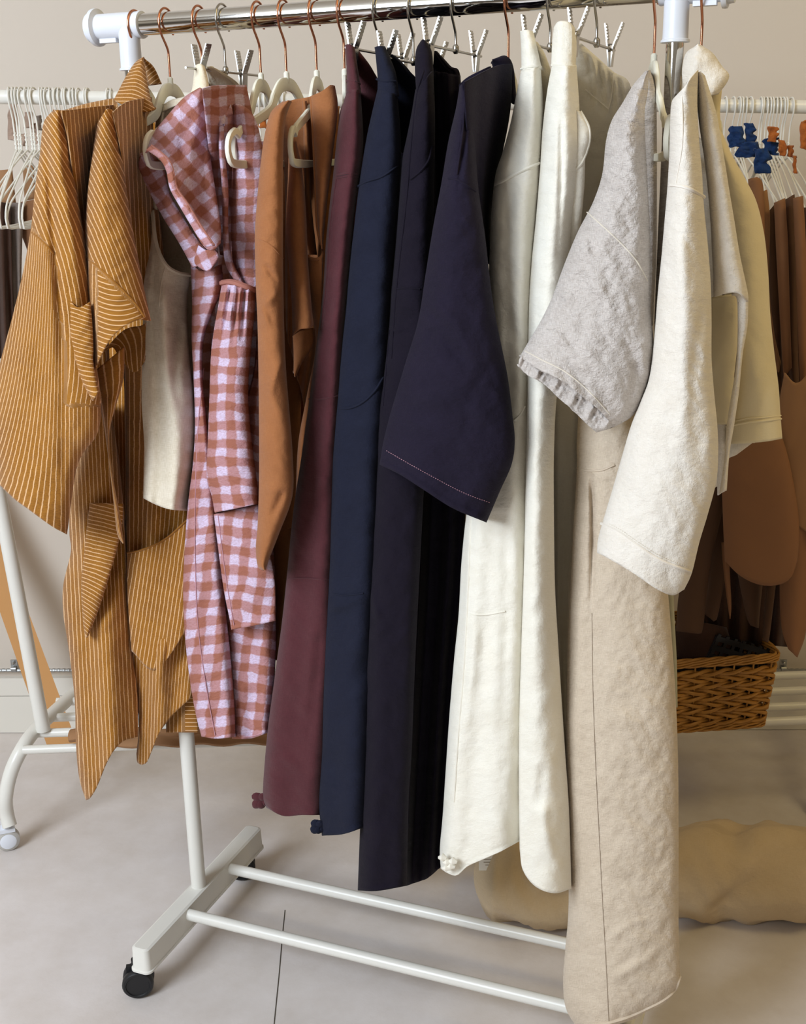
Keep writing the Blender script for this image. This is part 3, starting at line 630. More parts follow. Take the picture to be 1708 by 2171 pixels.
# --- maroon trousers
MR = M['maroon']
g5 = garment('trousers', 750, 110, 'maroon linen trousers with tied hem, clipped at the waist', 'trousers')
tr = panel('leg', MR, g5, '736,190 722,240 713,300 706,370 698,440 690,520 684,620 672,720 655,850 640,960 622,1080 607,1230 596,1330 580,1450 566,1560 557,1680 564,1712', '764,190 770,300 762,380 752,450 742,560 734,660 728,780 722,900 716,1080 712,1250 706,1400 698,1550 690,1660 686,1728', None, '600,1730 640,1728', o=[.11, .15, .17], bulge=.035, back=.10, drape=(.005, 1.4, 1), seed=51, hem=8,
      folds=[('680,1320 668,1450 650,1600 640,1700', -.006, 9), ('600,1600 640,1640', .004, 10), ('690,1010 660,1060', .004, 14)])
wb = panel('waistband', MR, g5, '730,96 733,130 735,165 734,196', '752,100 756,130 762,170 766,200', '740,93', None, o=[.10, .125], bulge=.018, back=.05, seed=52, step=4)
panel('waist_back', MR, g5, '742,104 750,160 754,230 756,330', '758,104 790,148 808,200 800,330', None, None, o=[.07, -.02], bulge=.012, back=.05, seed=53, step=5)
seam(wb, '734,172 748,172 763,178', MR, r=.0014)
seam(tr, '714,372 734,368 756,368', MR, r=.0016); seam(tr, '716,378 736,374 754,374', MR, r=.0008)
seam(tr, '713,380 700,480 692,600 680,700', MR, r=.0010)
seam(tr, '655,846 680,846 705,842 716,838', MR, r=.0012)
seam(tr, '612,1226 650,1226 700,1230', MR, r=.0009)
def bow(mat, par, x, y, o, k=1.0):
    m = MB(); c = at(x, y, o)
    for dx, dy, ln in ((-26, -10, .018), (-22, 12, .020), (-8, 14, .014), (-6, -16, .012)):
        q = at(x+dx*k, y+dy*k, o+.006); m.tube(cr(np.array([c, (c+q)/2+Z1*.004, q]), 8), [.0035, .005, .0065, .0075, .008, .0075, .006, .003], 8, flat=.55)
    m.lathe([(.003, -.006), (.006, -.003), (.006, .003), (.003, .006)], c, D, 10); m.out('tie_bow', mat, par)
bow(MR, g5, 560, 1700, .17)
# --- navy trousers
NV = M['navy']
g6 = garment('trousers', 820, 110, 'navy linen trousers with curved front pocket and tied hem, right of the maroon', 'trousers')
tn = panel('leg', NV, g6, '800,190 788,240 775,300 762,380 750,480 740,570 732,660 722,760 715,850 706,950 701,1100 697,1230 690,1350 685,1480 682,1600 676,1700 682,1772', '842,200 850,300 846,380 838,500 832,620 826,740 822,860 812,1000 806,1150 800,1300 796,1450 792,1600 786,1748', None, '730,1768', o=[.12, .17, .19], bulge=.04, back=.10, drape=(.005, 1.3, 2), seed=61, hem=10,
      folds=[('700,1290 745,1275 775,1262', .006, 8), ('690,1330 740,1290', -.004, 12), ('775,1380 740,1500', -.006, 22)])
wn = panel('waistband', NV, g6, '794,100 797,130 800,165 800,198', '816,98 830,130 840,160 846,205', '804,97', None, o=[.11, .135], bulge=.02, back=.05, step=4, seed=62)
panel('waist_back', NV, g6, '804,110 822,150 830,220 836,320', '838,118 868,150 888,190 880,330', None, None, o=[.07, -.02], bulge=.012, back=.05, drape=(.003, 5), seed=63, step=5)
seam(wn, '798,168 815,172 838,172', NV, r=.0014)
seam(tn, '756,396 780,384 810,374 842,352', NV, r=.0016)
seam(tn, '718,866 745,864 770,852 795,828 812,800', NV, r=.0018)
seam(tn, '699,1258 730,1262 770,1258', NV, r=.0012)
bow(NV, g6, 680, 1756, .20, .8)
# --- blue-black wide trousers
BK = M['black']
g7 = garment('trousers', 900, 100, 'longest blue-black trousers hanging clipped behind the dark shirt sleeve', 'trousers')
tb = panel('leg', BK, g7, '880,190 872,240 862,290 852,340 846,420 838,520 828,620 822,700 812,780 800,860 796,950 792,1060 784,1200 780,1290 775,1400 772,1520 768,1640 762,1780 758,1888', '918,150 922,250 920,400 914,600 908,800 900,1000 890,1200 880,1400 872,1600 866,1700 862,1878', None, '800,1889', o=[.13, .18, .20], bulge=.045, back=.10, drape=(.004, 1.2, 1), seed=71, hem=10,
      folds=[('822,700 870,694', .004, 6), ('800,1310 790,1270 782,1230', .006, 8), ('785,1350 820,1330', .004, 10), ('840,1000 860,1070', .004, 20)])
panel('leg', BK, g7, '916,150 922,400 914,700 900,1000 888,1300 872,1600 860,1878', '976,160 984,400 986,700 987,1000 980,1200 966,1350 956,1500 946,1660 936,1836', None, '905,1862', o=[.05, .09], bulge=.03, back=.12, drape=(.012, 2.2), seed=72)
wk = panel('waistband', BK, g7, '892,86 882,105 879,140 882,195', '902,86 914,106 918,140 920,200', '897,83', None, o=[.12, .145], bulge=.02, back=.05, step=4, seed=73)
panel('waist_back', BK, g7, '900,112 906,150 908,240 910,330', '926,108 955,140 976,165 976,330', None, None, o=[.07, -.02], bulge=.012, back=.05, drape=(.003, 6), seed=74, step=5)
seam(tb, '898,150 884,200 872,300 862,420 846,560 838,640 830,760', BK, r=.0012)
seam(tb, '870,380 890,364 908,340 914,310', BK, r=.0016); seam(tb, '842,612 866,611 890,613', BK, r=.0012)
seam(tb, '826,700 812,860', BK, r=.0010)
# --- navy shirt
SH = M['shirt']
g8 = garment('linen_shirt', 1050, 150, 'dark navy linen shirt whose wide sleeve hangs over the black and ivory trousers', 'shirt')
panel('back_panel', SH, g8, '982,176 986,250 992,340 1002,440 1020,560', '1086,135 1082,230 1066,320 1048,400 1040,480 1042,560', '1030,150 1060,138', None, o=[.05, .05], tilt=(.24,.03,.45), bulge=.02, back=.10, drape=(.008, 2.5), seed=81, step=5)
panel('collar', SH, g8, '1042,132 1044,142 1060,176 1078,210', '1048,124 1072,118 1088,142 1095,216', '1044,126', '1088,222', o=[.04, -.01], bulge=.014, back=.02, seed=82, step=4)
panel('shoulder', SH, g8, '972,180 974,200 984,230', '1040,140 1044,160 1048,190', '990,164 1015,152', '1015,200', o=[.10, .09], bulge=.02, back=.04, seed=83, step=5)
ss = panel('sleeve', SH, g8, '974,182 966,230 950,300 935,390 918,480 902,580 886,680 862,760 838,840 816,920 804,985', '986,176 1000,220 1006,300 1014,400 1028,500 1038,590 1048,660 1060,720 1076,800 1086,880 1091,935 1084,985 1060,1040 1031,1108', '980,178', '850,1008 900,1040 960,1078', o=[.22, .23, .24], bulge=.05, back=.05, drape=(.003, 1.3), seed=84, hem=16, step=5,
      folds=[('990,240 984,300 976,360 968,430', -.005, 6), ('905,640 960,680 1010,760', .006, 16), ('900,700 950,730 1000,800', -.005, 14), ('880,840 960,860', .004, 16), ('1000,860 1050,900', .004, 18)])
seam(ss, '950,378 965,380 985,390 1008,406', SH, r=.0012); seam(ss, '986,200 980,280 968,370', SH, r=.0012)
seam(ss, '818,955 870,985 930,1018 985,1046 1044,1068', M['pink_thread'], r=.00035, dash=True)
# --- ivory trousers with slanted pocket
IV = M['ivory']
g9 = garment('trousers', 1125, 90, 'ivory linen trousers with slanted pocket and knotted hem', 'trousers')
ti = panel('leg', IV, g9, '1104,150 1094,200 1082,260 1066,320 1050,370 1042,440 1038,520 1036,600 1040,720 1034,860 1010,980 990,1080 978,1190 972,1300 962,1400 952,1520 944,1640 938,1730 932,1800 934,1842', '1146,140 1152,240 1148,350 1136,480 1130,600 1126,720 1124,860 1122,1000 1120,1150 1116,1300 1114,1450 1110,1600 1108,1700 1104,1782', None, '950,1852 968,1855 990,1836 1030,1818 1070,1800', o=[.13, .17, .18], bulge=.04, back=.10, drape=(.006, 1.6, 1), seed=91, hem=6,
      folds=[('1010,1330 1000,1450 985,1560', .006, 12), ('985,1120 980,1300 965,1500', -.005, 6), ('1075,1100 1070,1400 1060,1700', -.008, 14)])
wi = panel('waistband', IV, g9, '1102,66 1104,100 1105,150', '1130,66 1138,100 1148,145', '1114,63', None, o=[.12, .14], bulge=.02, back=.05, step=4, seed=92)
panel('waist_back', IV, g9, '1120,80 1128,120 1130,200 1130,300', '1140,90 1158,122 1172,180 1172,300', None, None, o=[.07, .02], bulge=.012, back=.05, drape=(.003, 4), seed=93, step=5)
seam(wi, '1104,146 1122,142 1146,142', IV, r=.0014)
seam(ti, '1050,392 1080,376 1110,360 1142,346', IV, r=.002); seam(ti, '1090,892 1102,880 1112,862', IV, r=.0018)
seam(ti, '998,1096 992,1250 984,1400 972,1550 962,1700', IV, r=.0014); seam(ti, '996,1302 1030,1303 1070,1296', IV, r=.0011)
m = MB()
for i, (x, y) in enumerate(((938, 1820), (948, 1830), (956, 1838), (946, 1842), (960, 1828))): c = at(x, y, .225); m.tube([c-D*.006, c+Z1*.002, c+D*.006+Z1*.001], [.002, .0055, .002], 8)
m.out('hem_knot', IV, g9)
# --- elastic waist ivory trousers
g10 = garment('trousers', 1205, 80, 'ivory trousers with pale elastic waist and scooped pocket, left of the grey-beige blouse', 'trousers')
tj = panel('leg', IV, g10, '1170,136 1160,190 1150,270 1144,360 1136,460 1126,560 1120,660 1118,780 1116,900 1113,1050 1110,1200 1104,1380 1100,1520 1099,1660 1101,1800', '1222,140 1228,240 1226,360 1212,480 1206,560 1200,700 1180,840 1174,960 1174,1100 1176,1240 1182,1350 1190,1480 1198,1600 1206,1720 1211,1884', None, '1108,1845 1135,1880 1175,1894', o=[.15, .18, .19], bulge=.045, back=.10, drape=(.005, 1.4, 2), seed=101,
      folds=[('1190,240 1188,400 1180,560', -.007, 6), ('1140,1700 1165,1800 1200,1880', .006, 14), ('1150,1620 1130,1800', -.005, 10)])
wj = panel('waistband', IV, g10, '1174,56 1170,90 1168,138', '1218,58 1222,95 1220,142', '1184,45 1205,46', None, o=[.13, .155], bulge=.022, back=.05, seed=102, step=3, folds=[('1184,52 1182,134', .004, 3), ('1193,48 1191,134', .004, 3), ('1203,48 1202,134', .004, 3), ('1212,52 1211,134', .004, 3)])
seam(wj, '1169,138 1195,142 1220,140', IV, r=.0014)
bk = panel('waist_back', IV, g10, '1208,98 1212,160 1214,260 1214,420 1206,600', '1232,92 1262,118 1300,152 1336,182 1345,300 1300,480 1240,640', None, None, o=[.05, -.12], bulge=.012, back=.05, seed=103, step=4,
      folds=[(f'{x},{y} {x+10},{y+60} {x+6},{y+130}', .004*(1 if i % 2 else -1), 5) for i, (x, y) in enumerate(((1244, 112), (1254, 118), (1266, 126), (1276, 136), (1288, 148), (1298, 154), (1310, 164), (1320, 174)))])
seam(bk, '1300,155 1298,190 1288,240', IV, r=.0012); seam(bk, '1240,190 1270,215 1290,232', IV, r=.0012)
pj = panel('pocket_side', IV, g10, '1214,232 1212,300 1204,376 1200,500 1202,640', '1230,236 1248,268 1250,298 1241,330 1238,400 1228,500 1206,640', None, None, o=[.165, .165, .14], bulge=.012, back=.03, step=4)
seam(pj, '1198,376 1215,364 1232,347 1241,327', IV, r=.0016); seam(pj, '1230,236 1247,268 1249,298 1241,328', IV, r=.0016, name='pocket_edge')
panel('leg', IV, g10, '1172,840 1172,1000 1174,1200 1180,1400 1195,1640 1204,1780', '1238,860 1232,1000 1222,1200 1212,1400 1210,1600 1212,1780', None, None, o=.03, bulge=.02, back=.10, drape=(.006, 2), seed=104)
# --- grey-beige crinkled blouse
GA = M['gauze']
g11 = garment('linen_blouse', 1370, 160, 'grey-beige crinkled linen blouse with gathered elastic cuff', 'blouse')
panel('body', GA, g11, '1366,152 1352,180 1350,260 1358,360 1364,480 1368,600 1370,690', '1378,148 1390,200 1392,300 1392,420 1391,540 1386,640 1384,690', None, None, o=[.05, .03], bulge=.02, back=.10, seed=111, step=5)
sg = panel('sleeve', GA, g11, '1368,150 1342,180 1318,220 1296,256 1284,300 1276,370 1256,430 1224,492 1196,560 1170,630 1146,680 1120,724 1101,756', '1376,150 1372,200 1366,240 1368,310 1373,400 1377,480 1379,560 1378,640 1384,710 1386,750 1376,800 1360,850 1338,884 1300,906', None, '1140,784 1190,806 1230,838 1270,870', o=[.19, .22, .25], bulge=.055, back=.06, wr=.0035, ws=42, seed=112, step=4,
      folds=[('1150,700 1190,720 1220,760', .005, 10), ('1240,480 1220,560 1190,660', .005, 14), ('1350,760 1340,830 1320,870', -.005, 10), ('1290,600 1270,700', -.004, 12)])
seam(sg, '1244,450 1280,482 1320,520 1350,555 1372,596', M['thread'], r=.0008)
cp = [(1101, 756), (1118, 770), (1138, 782), (1158, 793), (1178, 804), (1198, 817), (1216, 832), (1234, 846), (1252, 860), (1270, 872), (1288, 888)]
cu = panel('elastic_cuff', GA, g11, '1112,748 1101,760 1098,776', '1310,886 1300,905 1264,917', '1150,770 1200,800 1250,850 1285,880', '1120,797 1150,812 1182,842 1212,868 1240,896', o=.262, bulge=.02, back=.03, wr=.002, ws=20, seed=113, step=3,
      folds=[(f'{x+6},{y-4} {x-2},{y+14} {x-12},{y+34}', .005 if i % 2 == 0 else -.004, 5) for i, (x, y) in enumerate(cp)]+[(f'{x+14},{y+2} {x+6},{y+20} {x-2},{y+38}', -.004, 4) for i, (x, y) in enumerate(cp)])
seam(sg, '1112,744 1150,764 1200,790 1250,832 1292,878', M['thread'], r=.0008)
# --- long natural linen garment
LO = M['long']
g12 = garment('long_skirt', 1300, 900, 'floor length natural linen skirt with side slit seam, below the grey-beige blouse', 'skirt', o=.1)
bl = panel('skirt_panel', LO, g12, '1226,870 1222,940 1222,1000 1216,1100 1210,1220 1204,1340 1200,1480 1198,1600 1202,1720 1205,1850 1204,1940 1198,2010 1193,2080 1200,2140 1230,2190', '1345,860 1370,950 1392,1080 1412,1220 1424,1360 1432,1480 1437,1620 1438,1780 1438,1960 1441,2060 1436,2090 1410,2125 1370,2145 1345,2160', None, '1270,2180 1310,2172', o=[.10, .16, .17], bulge=.05, back=.10, wr=.0018, ws=40, seed=121, step=5, drape=(.003, 1),
      folds=[('1253,1010 1256,1120 1254,1240 1253,1320', -.015, 5), ('1290,1990 1340,1960 1400,1940', .003, 8), ('1290,2080 1360,2040 1420,1990', .004, 9), ('1230,1100 1226,1400 1222,1800', .006, 16)])
seam(bl, '1223,992 1245,998 1275,997 1302,986', LO, r=.0014)
seam(bl, '1254,1300 1256,1450 1262,1620 1270,1780 1276,1900 1284,2040 1290,2165', M['seamline'], r=.0004)
seam(bl, '1441,2070 1430,2098 1405,2120 1370,2138 1330,2156 1290,2168 1250,2176', LO, r=.0026)
panel('lining', plain('sage_lining', 'A9A58C', .9), g12, '1400,1200 1412,1300 1420,1400 1428,1500', '1426,1230 1430,1320 1434,1400 1436,1500', None, None, o=.09, bulge=.006, back=.02, step=5)
# --- cream denim jacket
DE = M['denim']
g13 = garment('denim_jacket', 1490, 110, 'cream denim jacket with folded collar and turned cuff, right of the post', 'jacket')
panel('collar', DE, g13, '1474,97 1454,112 1446,140 1446,170 1452,200', '1484,94 1510,112 1530,140 1545,158 1540,176 1522,200', '1478,93', '1490,205', o=[.02, .05], bulge=.03, back=.04, seed=131, step=4, folds=[('1480,120 1470,150 1462,190', .006, 10)])
panel('neck_facing', M['tee'], g13, '1488,170 1496,220 1506,270', '1530,190 1526,240 1530,285', None, None, o=.02, bulge=.01, back=.03, step=5)
sd = panel('sleeve', DE, g13, '1440,200 1424,214 1420,260 1418,330 1414,400 1408,470 1402,540 1394,620 1386,720 1376,800 1358,850 1338,900 1320,960 1300,1030 1282,1090 1268,1140 1265,1172', '1480,148 1478,220 1481,290 1488,370 1492,440 1500,520 1506,600 1508,680 1508,760 1514,840 1520,900 1522,960 1518,1020 1500,1090 1482,1150 1466,1215 1450,1250', '1450,184 1466,164', '1285,1182 1340,1214 1390,1248 1425,1262', o=[.22, .25, .27], bulge=.055, back=.06, wr=.0022, seed=132, step=5,
      folds=[('1448,400 1450,600 1452,800 1440,1000', .006, 22), ('1490,640 1470,800 1470,1000', -.004, 12), ('1425,420 1500,470', .002, 8)])
seam(sd, '1421,392 1440,394 1465,402 1492,418', DE, r=.0020)
seam(sd, '1274,1110 1310,1128 1350,1156 1400,1188 1464,1212', DE, r=.0018); seam(sd, '1276,1104 1312,1121 1352,1149 1402,1180 1462,1203', M['thread'], r=.0004, dash=True)
seam(sd, '1445,196 1446,300 1432,390', DE, r=.0008)
fr = panel('front_panel', DE, g13, '1474,156 1480,250 1494,350 1504,450 1510,560 1512,630', '1494,160 1518,240 1534,330 1545,400 1555,460 1568,540 1584,616 1586,640', '1484,152', '1540,622 1565,622', o=[.20, .20], bulge=.03, back=.04, seed=133, step=5)
panel('front_lining', M['tee'], g13, '1508,630 1506,720 1510,820 1518,900', '1566,622 1566,700 1560,790 1552,900', None, None, o=.13, bulge=.008, back=.02, step=5)
fl2 = panel('sleeve', DE, g13, '1550,624 1562,640 1562,740 1556,800 1540,900 1534,980 1524,1046', '1586,630 1584,690 1574,750 1566,830 1556,900 1546,960 1540,1040', '1570,618', None, o=[.20, .18], bulge=.014, back=.03, seed=134, step=5)
seam(fl2, '1565,640 1564,720 1556,800', M['seamline'], r=.0004)
panel('hem_piece', DE, g13, '1518,860 1519,950 1520,1050', '1545,860 1538,950 1536,1042', None, None, o=.10, bulge=.01, back=.03, step=5)
# --- sand jersey top at the far right
TE = M['tee']
g14 = garment('jersey_top', 1540, 300, 'plain sand coloured top at the right end of the front rack', 'top')
tt = panel('body', TE, g14, '1500,240 1512,320 1522,420 1530,520 1536,640 1540,760 1540,860 1536,942', '1532,284 1552,330 1580,380 1604,430 1620,500 1628,580 1632,660 1640,740 1650,820 1654,880 1658,930', None, '1580,940 1625,936', o=[.04, .10], bulge=.04, back=.08, seed=141, hem=0, step=6, wr=.0012)
seam(tt, '1536,905 1580,896 1620,892 1655,888', TE, r=.0014); seam(tt, '1536,898 1580,888 1620,885 1655,881', TE, r=.0008)
panel('lower_edge', M['oat'], g14, '1534,940 1534,975', '1600,935 1560,965', None, None, o=.02, bulge=.01, back=.02, step=4)

# far halves of the garments, seen in the gaps between the near ones
panel('back_half', G, j1, '190,700 200,900 205,1100 190,1300 190,1480', '330,500 330,800 330,1100 330,1300 330,1500', None, None, o=-.15, bulge=.01, back=.04, uv=flow(140), step=9)
panel('back_half', G, j2, '250,230 270,500 270,900 270,1200 300,1440', '345,240 380,560 404,900 420,1200 420,1440', None, None, o=-.14, bulge=.01, back=.04, uv=flow(130), step=9)
panel('back_half', GG, g1, '400,300 404,600 408,900 405,1200 420,1500', '480,300 490,600 500,900 510,1200 520,1500', None, None, o=-.12, bulge=.01, back=.04, step=8)
panel('back_half', GG, g2, '470,300 460,600 440,900 450,1200 480,1520', '570,300 570,600 566,900 570,1200 570,1520', None, None, o=-.10, bulge=.01, back=.04, step=8, uv=lambda U, V, X, Y: (X, Y))
panel('back_half', RU, g3, '575,260 560,500 560,800 580,1100 590,1380', '640,260 640,500 640,800 625,1100 596,1380', None, None, o=-.09, bulge=.01, back=.05, step=8)
panel('back_half', RU, g4, '620,225 616,500 616,800 620,1100', '720,225 700,500 680,800 640,1100', None, None, o=-.12, bulge=.01, back=.05, step=8)
panel('back_half', MR, g5, '745,150 700,330 680,600 650,900 616,1200 596,1500 580,1690', '790,160 800,240 790,600 750,900 730,1200 716,1500 700,1700', None, None, o=-.17, bulge=.02, back=.06, step=8)
panel('back_half', NV, g6, '805,150 790,300 760,700 730,1000 715,1300 700,1600 700,1740', '870,170 890,240 880,600 850,900 830,1200 815,1500 800,1740', None, None, o=-.17, bulge=.02, back=.06, step=8)
panel('back_half', BK, g7, '890,160 850,380 830,800 800,1200 790,1500 790,1850', '972,175 985,300 990,700 988,1060 965,1400 930,1820', None, None, o=-.17, bulge=.02, back=.06, step=8)
panel('back_half', IV, g9, '1120,120 1100,300 1060,600 1010,1000 990,1300 970,1800', '1165,140 1180,240 1170,600 1150,1000 1130,1300 1104,1770', None, None, o=-.17, bulge=.02, back=.06, step=8)
panel('back_half', GA, g11, '1290,330 1270,500 1260,700', '1384,250 1384,500 1380,700', None, None, o=.02, bulge=.01, back=.05, step=8)
panel('front_half', DE, g13, '1440,260 1420,500 1400,800 1400,1100', '1520,320 1530,600 1525,800 1522,1030', None, None, o=.02, bulge=.01, back=.06, step=8)
panel('back_half', M['oat'], tk, '320,500 312,700 312,900 314,1030', '420,500 420,700 425,900 405,1060', None, None, o=-.03, bulge=.01, back=.03, step=8)

# ---------------------------------------------------------------- things by the wall and on the floor
# leaning tan board behind the rear rack post
t = thing('leaning_board', atw(150, 1575, .1), 'long tan wooden board leaning by the wall behind the left rear rack post', 'board')
V = []
for (x, y), o in (((-140, 900), .03), ((-95, 880), .03), ((165, 1580), .24), ((100, 1582), .24)):
    for k in (0, .012): V.append(atw(x, y, o+k))
MB().add(V, [(0, 2, 4, 6), (7, 5, 3, 1), (0, 1, 3, 2), (2, 3, 5, 4), (4, 5, 7, 6), (6, 7, 1, 0)]).out('board', M['board'], t, smooth=False)
# brown garment bag bundle lying on the rear rack shelf
t = thing('fabric_bundle', atz(360, 1578, .23), 'flat tan folded bundle lying along the rear rack shelf bars', 'bundle')
m = MB()
for i, (xa, ya, xb, yb, r) in enumerate(((150, 1560, 600, 1553, .012), (170, 1568, 620, 1560, .010), (240, 1574, 640, 1566, .009))):
    A, B = atz(xa, ya, .245+.004*i), atz(xb, yb, .245+.004*i); q = np.linspace(0, 1, 30)[:, None]; Q = A*(1-q)+B*q; Q[:, 2] += .003*np.sin(np.arange(30)*.9+i)
    m.tube(Q, r, 12, flat=1.6)
m.out('folded_cloth', M['paper'], t)

# white wire hangers on the rear rail
def wire_proto():
    t = thing('wire_hanger', (0, 0, 0), 'white wire hanger hanging empty at the left part of the rear rail', 'hanger', 'white wire hangers on the left of the rear rail')
    h = [(0, .018-.035), (0, .019-.028)]
    pts = [(-.014, -.010), (-.0165, .002), (-.011, .013), (0, .0168), (.011, .013), (.0165, .002), (.014, -.012), (.004, -.030), (0, -.045), (0, -.092)]
    Q = cr(np.array([(0, -a, z) for a, z in pts]), 30); m = MB().tube(Q, .0016, 8); m.tube(np.array([(.0016*math.cos(q), .0016*math.sin(q), -.062-.0012*q) for q in np.linspace(0, 25, 60)]), .0012, 6); m.out('hook', M['white_metal'], t)
    pts = [(0, -.092), (.05, -.112), (.13, -.150), (.178, -.174), (.196, -.190), (.203, -.206), (.196, -.218), (.18, -.221), (0, -.221), (-.18, -.221), (-.196, -.218), (-.203, -.206), (-.196, -.190), (-.178, -.174), (-.13, -.150), (-.05, -.112), (0, -.092)]
    Q = cr(np.array([(0, -a, z) for a, z in pts]), 90); MB().tube(Q, .0017, 8).out('hanger_frame', M['white_metal'], t)
    return t
rng = np.random.RandomState(7)
wp = wire_proto(); first = True
LX = [21, 29, 36, 46, 57, 64, 72, 86, 93, 101, 107, 117, 121, 126, 137, 141, 152, 157, 167, 183, 187, 230, 237, 548, 560, 574, 590, 604]
RXs = [1537, 1554, 1566, 1573, 1581, 1590, 1612, 1617, 1624, 1631, 1637, 1645, 1652, 1659, 1665, 1677]
for i, x in enumerate(LX+RXs):
    if first: o = wp; kids = []
    else:
        o = wp.copy(); S.collection.objects.link(o)
        for ch in list(wp.children):
            c = ch.copy(); S.collection.objects.link(c); c.parent = o
    first = False
    o.location = tuple(rail2(x)); o.rotation_euler = (0, rng.uniform(-.02, .02), rng.uniform(-.16, .16) - (.06 if x > 1500 else 0))
    if x < 80: o['label'] = 'white wire hanger among the beige scraps near the left end of the rear rail'
    elif x < 175: o['label'] = 'white wire hanger in the crowded bunch between the beige scraps and the striped jacket'; o['group'] = 'white wire hangers left of the striped jacket'
    elif x < 240: o['label'] = 'white wire hanger of a close pair just left of the striped collar'; o['group'] = 'paired wire hangers by the striped collar'
    if 500 < x < 700: o['label'] = 'white wire hanger on the rear rail seen through the gap between the ivory hangers'; o['group'] = 'white wire hangers glimpsed mid rail'
    if x > 1500: o['label'] = 'white wire hanger above the blue scraps on the right of the rear rail' if x < 1600 else 'white wire hanger above the rust scraps, farther right on the rear rail'; o['group'] = 'white wire hangers by the blue scraps' if x < 1600 else 'white wire hangers by the rust scraps'

# hanging card and paper patterns. Rear rack plane lies .4 to .9 m behind the front rack plane
def hang(name, mat, label, cat, L, R, T=None, B=None, o=-.5, group=None, **k):
    t = panel(name, M[mat], None, L, R, T, B, o=o, bulge=k.pop('bulge', .01), back=k.pop('back', .012), step=k.pop('step', 8), **k)[0]
    if group: t['group'] = group
    tag(t, label, cat); return t
pat = 'brown paper patterns hanging on the rear rack'
hang('hanging_cloth', 'dark_cloth_and_shade', 'dark brown cloth hanging at the left edge behind the striped sleeve', 'cloth', '-20,425 -20,760', '22,432 26,560 30,760', o=-.38, drape=(.01, 2))
hang('hanging_cloth', 'grey_cloth', 'grey cloth hanging between brown patterns behind the striped sleeve', 'cloth', '20,430 22,560 30,740', '50,430 46,560 44,700', o=-.40, drape=(.006, 1.5))
hang('paper_pattern', 'card', 'tan card pattern hanging under the left wire hangers behind the striped sleeve', 'paper pattern', '44,428 36,470 60,540 62,600', '90,420 92,540 80,640', o=-.42)
hang('paper_pattern', 'paper', 'pale tan card pattern piece nearest the left edge beneath the wire hangers', 'paper pattern', '-10,362 -10,430', '26,358 34,430', o=-.46)
hang('paper_pattern', 'paper', 'short tan card pattern showing through the left wire hangers', 'paper pattern', '48,352 52,425', '72,350 76,422', o=-.44)
LXR = [
 ('card', '1585,380 1590,460 1600,600 1606,760 1612,900', '1604,375 1618,400 1622,560 1628,740 1634,900', 'narrow kraft pattern hanging just right of the sand top', -.62),
 ('paper', '1606,410 1612,480 1620,640 1628,760 1650,790', '1626,402 1632,470 1630,600 1640,700 1655,770', 'notched tan pattern hanging second from the sand top', -.66),
 ('card2', '1622,455 1626,600 1634,720 1640,900 1644,1200', '1646,430 1650,560 1656,720 1660,900 1662,1200', 'dark kraft strip with pointed corner at right of the rear rail', -.70),
 ('card', '1640,430 1646,560 1654,700 1660,800', '1664,420 1670,520 1674,660 1678,780', 'kraft strip hanging under the middle right wire hangers', -.64),
 ('card2', '1660,425 1668,600 1672,760 1676,820', '1684,412 1690,520 1690,700 1694,820', 'deep brown strip hanging third from the right edge', -.68),
 ('card', '1680,420 1686,560 1692,740 1700,900', '1702,415 1708,520 1712,700 1716,900', 'kraft strip hanging second from the right edge', -.62),
 ('card2', '1700,440 1704,600 1706,900 1706,1300', '1760,440 1764,600 1764,900 1750,1380', 'wide brown sheet cut by the right edge', -.72)]
for mt, L, R, lb, o in LXR: hang('paper_pattern', mt, lb, 'paper pattern', L, R, o=o, group=pat, bulge=.012)
hang('paper_pattern', 'paper', 'tan pattern with curved notch hanging low at the right edge', 'paper pattern', '1662,790 1650,860 1640,960 1650,1060 1664,1100', '1730,770 1740,900 1750,1060 1760,1160', '1690,812', None, o=-.58, group=pat)
hang('paper_pattern', 'card', 'large brown card with rounded lower corner hanging right of the cream sleeve', 'paper pattern', '1540,900 1530,1000 1532,1100 1536,1190', '1640,880 1668,960 1688,1060 1694,1130 1690,1190', None, '1570,1222 1610,1240 1650,1240 1676,1225', o=-.56, group=pat, bulge=.02)
hang('paper_pattern', 'card2', 'dark brown pattern hanging behind the cream sleeve cuff', 'paper pattern', '1500,900 1470,1100 1440,1250 1432,1338', '1560,900 1540,1040 1506,1200 1490,1330 1480,1344', o=-.60, group=pat, bulge=.02)
hang('paper_pattern', 'card2', 'dark brown pointed pattern above the basket middle', 'paper pattern', '1500,1100 1500,1230 1490,1300', '1556,1080 1540,1200 1520,1310 1506,1312', o=-.64, group=pat, bulge=.012)
hang('paper_pattern', 'card', 'thin brown pattern tail hanging over the basket', 'paper pattern', '1528,1150 1532,1200 1540,1270 1546,1310', '1546,1150 1546,1200 1550,1280 1548,1312', o=-.60, group=pat)
hang('paper_pattern', 'card2', 'brown pattern with curled tip hanging over the basket right half', 'paper pattern', '1545,1100 1560,1200 1580,1300 1590,1326', '1630,1100 1620,1200 1610,1300 1608,1332', o=-.70, group=pat, bulge=.03)
hang('paper_pattern', 'card2', 'long narrow pattern ending beside the basket corner', 'paper pattern', '1630,1100 1626,1240 1618,1340 1616,1358', '1660,1100 1644,1240 1632,1340 1628,1362', o=-.66, group=pat, bulge=.012)
hang('paper_pattern', 'card', 'long curved olive brown sheet hanging right of the basket', 'paper pattern', '1656,1100 1652,1240 1656,1330 1670,1376', '1720,1080 1716,1240 1708,1340 1690,1394', o=-.60, group=pat, bulge=.03)
